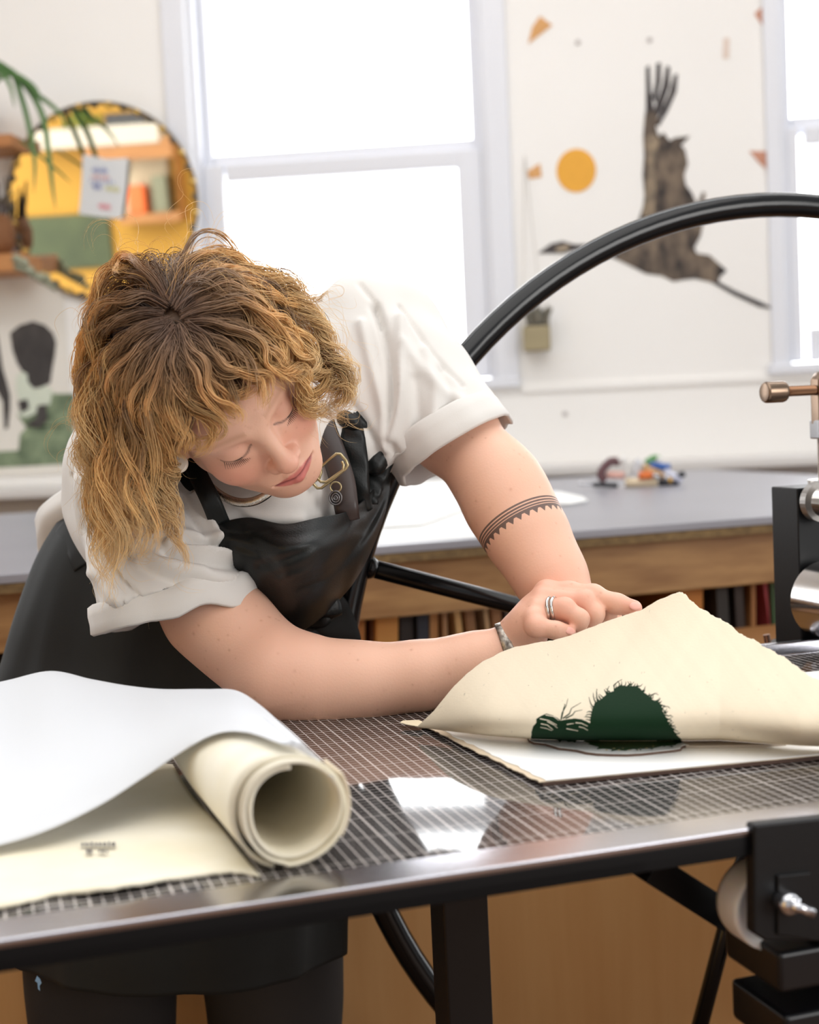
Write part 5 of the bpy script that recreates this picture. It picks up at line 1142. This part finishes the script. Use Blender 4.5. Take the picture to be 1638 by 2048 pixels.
# ================================================================== HAIR
rh = np.random.default_rng(23)
EC = H(0, .028, -.014); ER = np.array([.075, .090, .096])
def to_l(p): return (p-EC) @ HM.T
def shell(p, lift):                             # push a point outside the head ellipsoid grown by lift
    q = to_l(p); r = ER+lift; k = np.sqrt(((q/r)**2).sum())
    return p if k >= 1 else EC+(q/k) @ HM
GZ = np.array([0, 0, -1.0])
WH = to_l(H(-.004, .120, .004))                  # whorl
def allowed(p):                                 # keep the face clear
    q = (p-HC) @ HM.T
    if q[2] < .030: return True
    ylim = np.interp(q[0], [-.085, -.062, -.045, -.02, .02, .045, .056, .07], [-.03, .004, .030, .040, .048, .044, .010, -.05])
    return q[1] > ylim
def simulate(root, lift, length, g, seed):
    r = np.random.default_rng(seed); q = to_l(root); w = q-WH*(q @ WH)/(WH @ WH); t = w @ HM; t /= np.linalg.norm(t)+1e-9
    nrm = (q/ER**2) @ HM; nrm /= np.linalg.norm(nrm); d = t*.98+nrm*.16; d /= np.linalg.norm(d); p = root.copy(); pts = [p.copy()]; st = .007; L_ = 0
    drift = r.normal(size=3)*.10
    while L_ < length:
        f = min(1, L_/.06); d = d+GZ*g*(.55+f)+drift*.12; d /= np.linalg.norm(d); p2 = shell(p+d*st, .004+lift*min(1, .25+L_/.045)); d2 = p2-p
        n_ = np.linalg.norm(d2); d = d*.35+.65*d2/(n_+1e-9); d /= np.linalg.norm(d); p = p2; L_ += st
        if not allowed(p): break
        qx = p-CP; qd = qx @ CF; qx, qy = 819+FOC*(qx @ CR)/qd, 1024-FOC*(qx @ CU)/qd
        if (340 < qx < 628 and qy > 925-(qx-345)*.86) or (qx > 372 and qy > 905 and qx < 640) or qx < 140+rh.uniform(0, 30): break     # the haircut
        pts.append(p.copy())
    return np.array(pts)
def resample(k, n):
    s = np.concatenate([[0], np.cumsum(np.linalg.norm(np.diff(k, axis=0), axis=1))]); u = np.linspace(0, s[-1], n)
    return np.stack([np.interp(u, s, k[:, i]) for i in range(3)], -1), s[-1]
NS = 38
ST, RA, CT = [], [], []                          # strand points, radii, colour parameter (metres from root, brightness)
def clump(k, n, spread, rad, wave=.005, wl=.055, seed=0, r0=0.0, bright=0.0, hl=0.0, fray=.0015):
    r = np.random.default_rng(seed)
    if len(k) < 4: return
    c, L_ = resample(k, NS)
    if L_ < .025: return
    tg = np.gradient(c, axis=0); tg /= np.linalg.norm(tg, axis=1, keepdims=True)+1e-9
    a = np.cross(tg, CF); a /= np.linalg.norm(a, axis=1, keepdims=True)+1e-9; b = np.cross(tg, a); s = np.linspace(0, 1, NS); m_ = s*L_
    ph0 = r.uniform(0, 6.28); wl = wl*r.uniform(.85, 1.2); tone = r.uniform(-1.2, 1)+bright
    for i in range(n):
        ph = ph0+r.normal()*.35; w_ = 2*math.pi*m_/wl+ph; am = wave*(np.clip(m_/.05, 0, 1)+1.1*np.clip((m_-.11)/.12, 0, 1))*(1+.25*r.normal())
        o1, o2 = r.normal(size=2)*spread; tap = (1-.45*s)
        fr1, fr2 = r.normal(size=2)*fray; fs = np.sin(m_/.02+r.uniform(0, 6.28))
        p = c+a*(o1*tap+am*np.sin(w_)+fr1*s*fs)[:, None]+b*(o2*tap+.7*am*np.cos(w_)+fr2*s*fs)[:, None]
        e = r.uniform(.86, 1.04); kk = c
        if e < 1: 
            u = s*e*(NS-1); p = np.stack([np.interp(u, np.arange(NS), p[:, x]) for x in range(3)], -1)
        ST.append(p); RA.append(rad*r.uniform(.7, 1.25)*np.interp(s, [0, .1, .75, 1], [.8, 1, .9, .12])); CT.append(np.stack([m_*e+r0, np.full(NS, tone*.8+r.normal()*.45)], -1))
# --- filler: roots over the whole scalp
i = 0; tries = 0
while i < 300 and tries < 5000:
    tries += 1; v = rh.normal(size=3); v /= np.linalg.norm(v); q = v*ER
    hqx = (EC+q @ HM-HC) @ HM.T
    if v[1] < -.35 and v[2] > -.2: continue
    if v[2] > .25 and v[1] < .42: continue
    if hqx[2] > .045 and hqx[1] < .075: continue
    i += 1; root = EC+(q*1.01) @ HM; side = v[0]
    ln = rh.uniform(.15, .24) if side > .1 else rh.uniform(.19, .29)
    if v[2] > .1: ln = rh.uniform(.10, .20)
    if side > .1: ln *= .82
    k = simulate(root, rh.uniform(.002, .022), ln, rh.uniform(.20, .34), 100+i)
    clump(k, 13, .0034, .00046, rh.uniform(.003, .0075), rh.uniform(.075, .115), 1000+i, bright=-.35)
# --- locks seen in the photograph
def hair_depth(px, py, lift, last):
    v = ray(px, py); ds = np.linspace(1.28, 1.62, 120); q = to_l(CP+ds[:, None]*v); k = np.sqrt(((q/(ER+lift))**2).sum(1)); j = np.nonzero(k < 1)[0]
    if len(j): return ds[j[0]]
    return min(ds[np.argmin(k)]-.004, 1.475)
KH = .40293
LOCKS = [
 [(600,560),(500,590),(380,640),(280,740),(205,880),(150,1000),(125,1090)], [(600,565),(470,640),(390,720),(300,840),(262,960),(232,1080),(180,1200),(192,1330),(205,1450)],
 [(610,575),(510,680),(425,760),(345,880),(302,1000),(280,1120),(252,1250),(240,1380),(300,1480),(280,1560)], [(615,580),(565,680),(500,780),(432,880),(400,1000),(420,1120),(400,1250),(352,1350),(400,1450),(430,1560),(362,1680)],
 [(622,590),(600,700),(562,800),(472,900),(440,1000),(470,1100),(530,1200),(540,1300),(482,1400),(500,1500),(540,1580),(482,1650),(422,1720)], [(635,590),(640,700),(600,820),(560,900),(545,1000),(562,1100),(600,1190),(575,1290),(580,1400),(600,1500),(640,1580),(662,1680),(650,1790)],
 [(655,580),(700,680),(762,760),(782,860),(832,930),(900,968),(950,1020),(935,1045)], [(645,590),(660,720),(692,820),(682,930),(740,1000),(802,1060),(822,1120),(762,1170),(705,1180)], [(640,600),(622,760),(642,880),(692,980),(782,1010),(860,1042)],
 [(680,580),(760,640),(832,720),(872,790),(962,820),(1055,832),(1062,900),(1040,980)], [(655,540),(760,490),(880,472),(982,492),(1052,560),(1122,602),(1160,662),(1150,740),(1092,790)],
 [(640,510),(740,420),(862,380),(982,420),(1082,500),(1182,560),(1262,640),(1302,740),(1252,800),(1202,762)], [(622,490),(702,350),(822,290),(962,310),(1102,380),(1232,460),(1332,560),(1382,680),(1442,740),(1482,800),(1422,880),(1302,900)],
 [(605,470),(642,300),(742,230),(882,230),(1012,290),(1152,360),(1282,420),(1370,402),(1382,440)], [(700,540),(900,520),(1100,580),(1202,700),(1302,800),(1402,840),(1480,870),(1472,940),(1382,980),(1458,1010)],
 [(700,560),(900,585),(1042,640),(1122,700),(1172,780),(1252,800),(1282,880),(1302,960),(1402,1010),(1478,1000)], [(590,480),(482,430),(382,440),(302,470),(222,540),(190,640),(180,760),(152,880)],
 [(580,460),(502,330),(422,260),(352,240),(330,290),(362,312)], [(565,445),(442,330),(322,300),(242,380),(202,450),(162,520)],  
 [(610,575),(540,640),(470,700),(390,800),(345,900),(330,1020),(300,1140),(310,1260),(270,1380),(330,1500)], [(625,590),(580,720),(520,840),(490,960),(500,1060),(470,1180),(430,1280),(460,1380),(440,1500),(470,1600)],
 [(640,600),(660,760),(640,860),(610,960),(640,1050),(680,1120),(640,1190),(660,1240)], [(620,585),(520,700),(450,820),(380,930),(370,1040),(340,1160),(370,1280),(330,1390),(360,1500),(420,1600),(400,1700)],
 [(690,570),(820,640),(900,700),(960,760),(1060,780),(1100,820),(1090,860)], [(680,560),(820,560),(960,600),(1060,680),(1080,760),(1120,800),(1200,880)], [(660,525),(800,440),(940,440),(1060,520),(1180,620),(1240,720),(1340,780),(1420,780)],
 [(640,500),(720,380),(850,330),(1000,360),(1140,450),(1260,520),(1360,620),(1430,720)], [(560,520),(420,520),(300,560),(220,640),(160,740),(130,840),(180,930)], [(600,560),(450,600),(330,700),(240,820),(190,940),(160,1040),(200,1130),(170,1220)],
 [(635,595),(610,740),(560,860),(520,940),(540,1040),(580,1130),(570,1240),(600,1340),(560,1440),(580,1540),(520,1640)], [(665,575),(740,680),(800,780),(840,860),(900,900),(960,900),(1020,880)], [(650,590),(680,700),(730,800),(740,900),(790,960),(860,1010),(900,1060)],
 [(640,590),(650,800),(620,920),(600,1010),(650,1090),(720,1140),(700,1190)], [(1100,620),(1220,680),(1330,720),(1380,820),(1330,900),(1290,960),(1340,1010)], [(1150,640),(1280,700),(1420,760),(1460,830),(1440,920),(1400,990)]]
for gi, pts in enumerate(LOCKS):
    for rep in range(6):
        jx, jy = (rh.normal(size=2)*np.array([15, 12])) if rep else (0, 0); lift0 = rh.uniform(.018, .032)+(.005 if rep == 0 else 0); pts2 = []
        for j, (x, y) in enumerate(pts):
            f = j/(len(pts)-1); px, py = 100+KH*(x+jx*min(1, .3+f)), 420+KH*(y+jy*min(1, .3+f)); pts2.append(P(px, py, hair_depth(px, py, .004+lift0*min(1, .2+2.6*f), 0)-.004*rh.uniform()))
        clump(cr(pts2, 6), 18 if rep else 30, .0028 if rep else .0017, .00044, .0022 if rep == 0 else .0040, .065, 5000+gi*10+rep, fray=.0012, bright=1.1 if rep == 0 else .5 if rep < 3 else -.1)
# --- halo of fine loose hairs
for i in range(560):
    v = rh.normal(size=3); v /= np.linalg.norm(v)
    if v[2] > .2 or v[1] < -.5: continue
    k = simulate(EC+(v*ER*1.02) @ HM, rh.uniform(.016, .040), rh.uniform(.06, .18), rh.uniform(.08, .26), 9000+i)
    clump(k, 2, .004, .00016, rh.uniform(.004, .009), rh.uniform(.04, .08), 9500+i, fray=.004, r0=.10, bright=1.0)  # colour raised to paint the backlit glow into these hairs
for i in range(120):
    g_ = LOCKS[rh.integers(len(LOCKS))]; x, y = g_[-1]; px, py = 100+KH*x, 420+KH*y; p0 = P(px, py, 1.44); a = rh.uniform(0, 6.28)
    pts2 = [p0, p0+cv(math.cos(a)*.015, math.sin(a)*.012, .004), p0+cv(math.cos(a+.8)*.028, math.sin(a+.8)*.02-.006, .004), p0+cv(math.cos(a+1.5)*.032, math.sin(a+1.7)*.025-.012, .0)]
    clump(cr(pts2, 6), 1, .001, .00016, .002, .04, 12000+i, r0=.16)
S_ = np.array(ST); RR = np.array(RA); CC = np.array(CT); ns = len(S_)
tg = np.gradient(S_, axis=1); tg /= np.linalg.norm(tg, axis=2, keepdims=True)+1e-9; aa_ = np.cross(tg, CF); aa_ /= np.linalg.norm(aa_, axis=2, keepdims=True)+1e-9; bb_ = np.cross(tg, aa_)
SIDE = 3; VV = np.stack([S_+(aa_*math.cos(2*math.pi*j/SIDE)+bb_*math.sin(2*math.pi*j/SIDE))*RR[..., None] for j in range(SIDE)], 2)   # ns, NS, 3, 3
tcol = np.clip((CC[..., 0]-.015)/.17, 0, 1); br = CC[..., 1]
stops = [0, .28, .52, .78, 1]; cs = np.array([S(c) for c in ((126, 99, 82), (172, 136, 100), (234, 191, 129), (251, 210, 143), (254, 222, 166))])
hc = np.stack([np.interp(tcol, stops, cs[:, x]) for x in range(3)], -1)*np.clip(1.12+.30*br, .4, 2.0)[..., None]
hc = hc/np.maximum(1, hc.max(-1, keepdims=True)/np.array([.92])); hc = np.repeat(hc[:, :, None], SIDE, 2).reshape(-1, 3)
idx = np.arange(ns*NS*SIDE).reshape(ns, NS, SIDE); q = []
for j in range(SIDE): q.append(np.stack([idx[:, :-1, j], idx[:, :-1, (j+1) % SIDE], idx[:, 1:, (j+1) % SIDE], idx[:, 1:, j]], -1).reshape(-1, 4))
M_hair = mat('curly_hair', (200, 150, 90), .34, vcol='col', spec=.5, transl=.36)
hair = np_mesh('hair', VV.reshape(-1, 3), np.concatenate(q), M_hair, person, True, hc)
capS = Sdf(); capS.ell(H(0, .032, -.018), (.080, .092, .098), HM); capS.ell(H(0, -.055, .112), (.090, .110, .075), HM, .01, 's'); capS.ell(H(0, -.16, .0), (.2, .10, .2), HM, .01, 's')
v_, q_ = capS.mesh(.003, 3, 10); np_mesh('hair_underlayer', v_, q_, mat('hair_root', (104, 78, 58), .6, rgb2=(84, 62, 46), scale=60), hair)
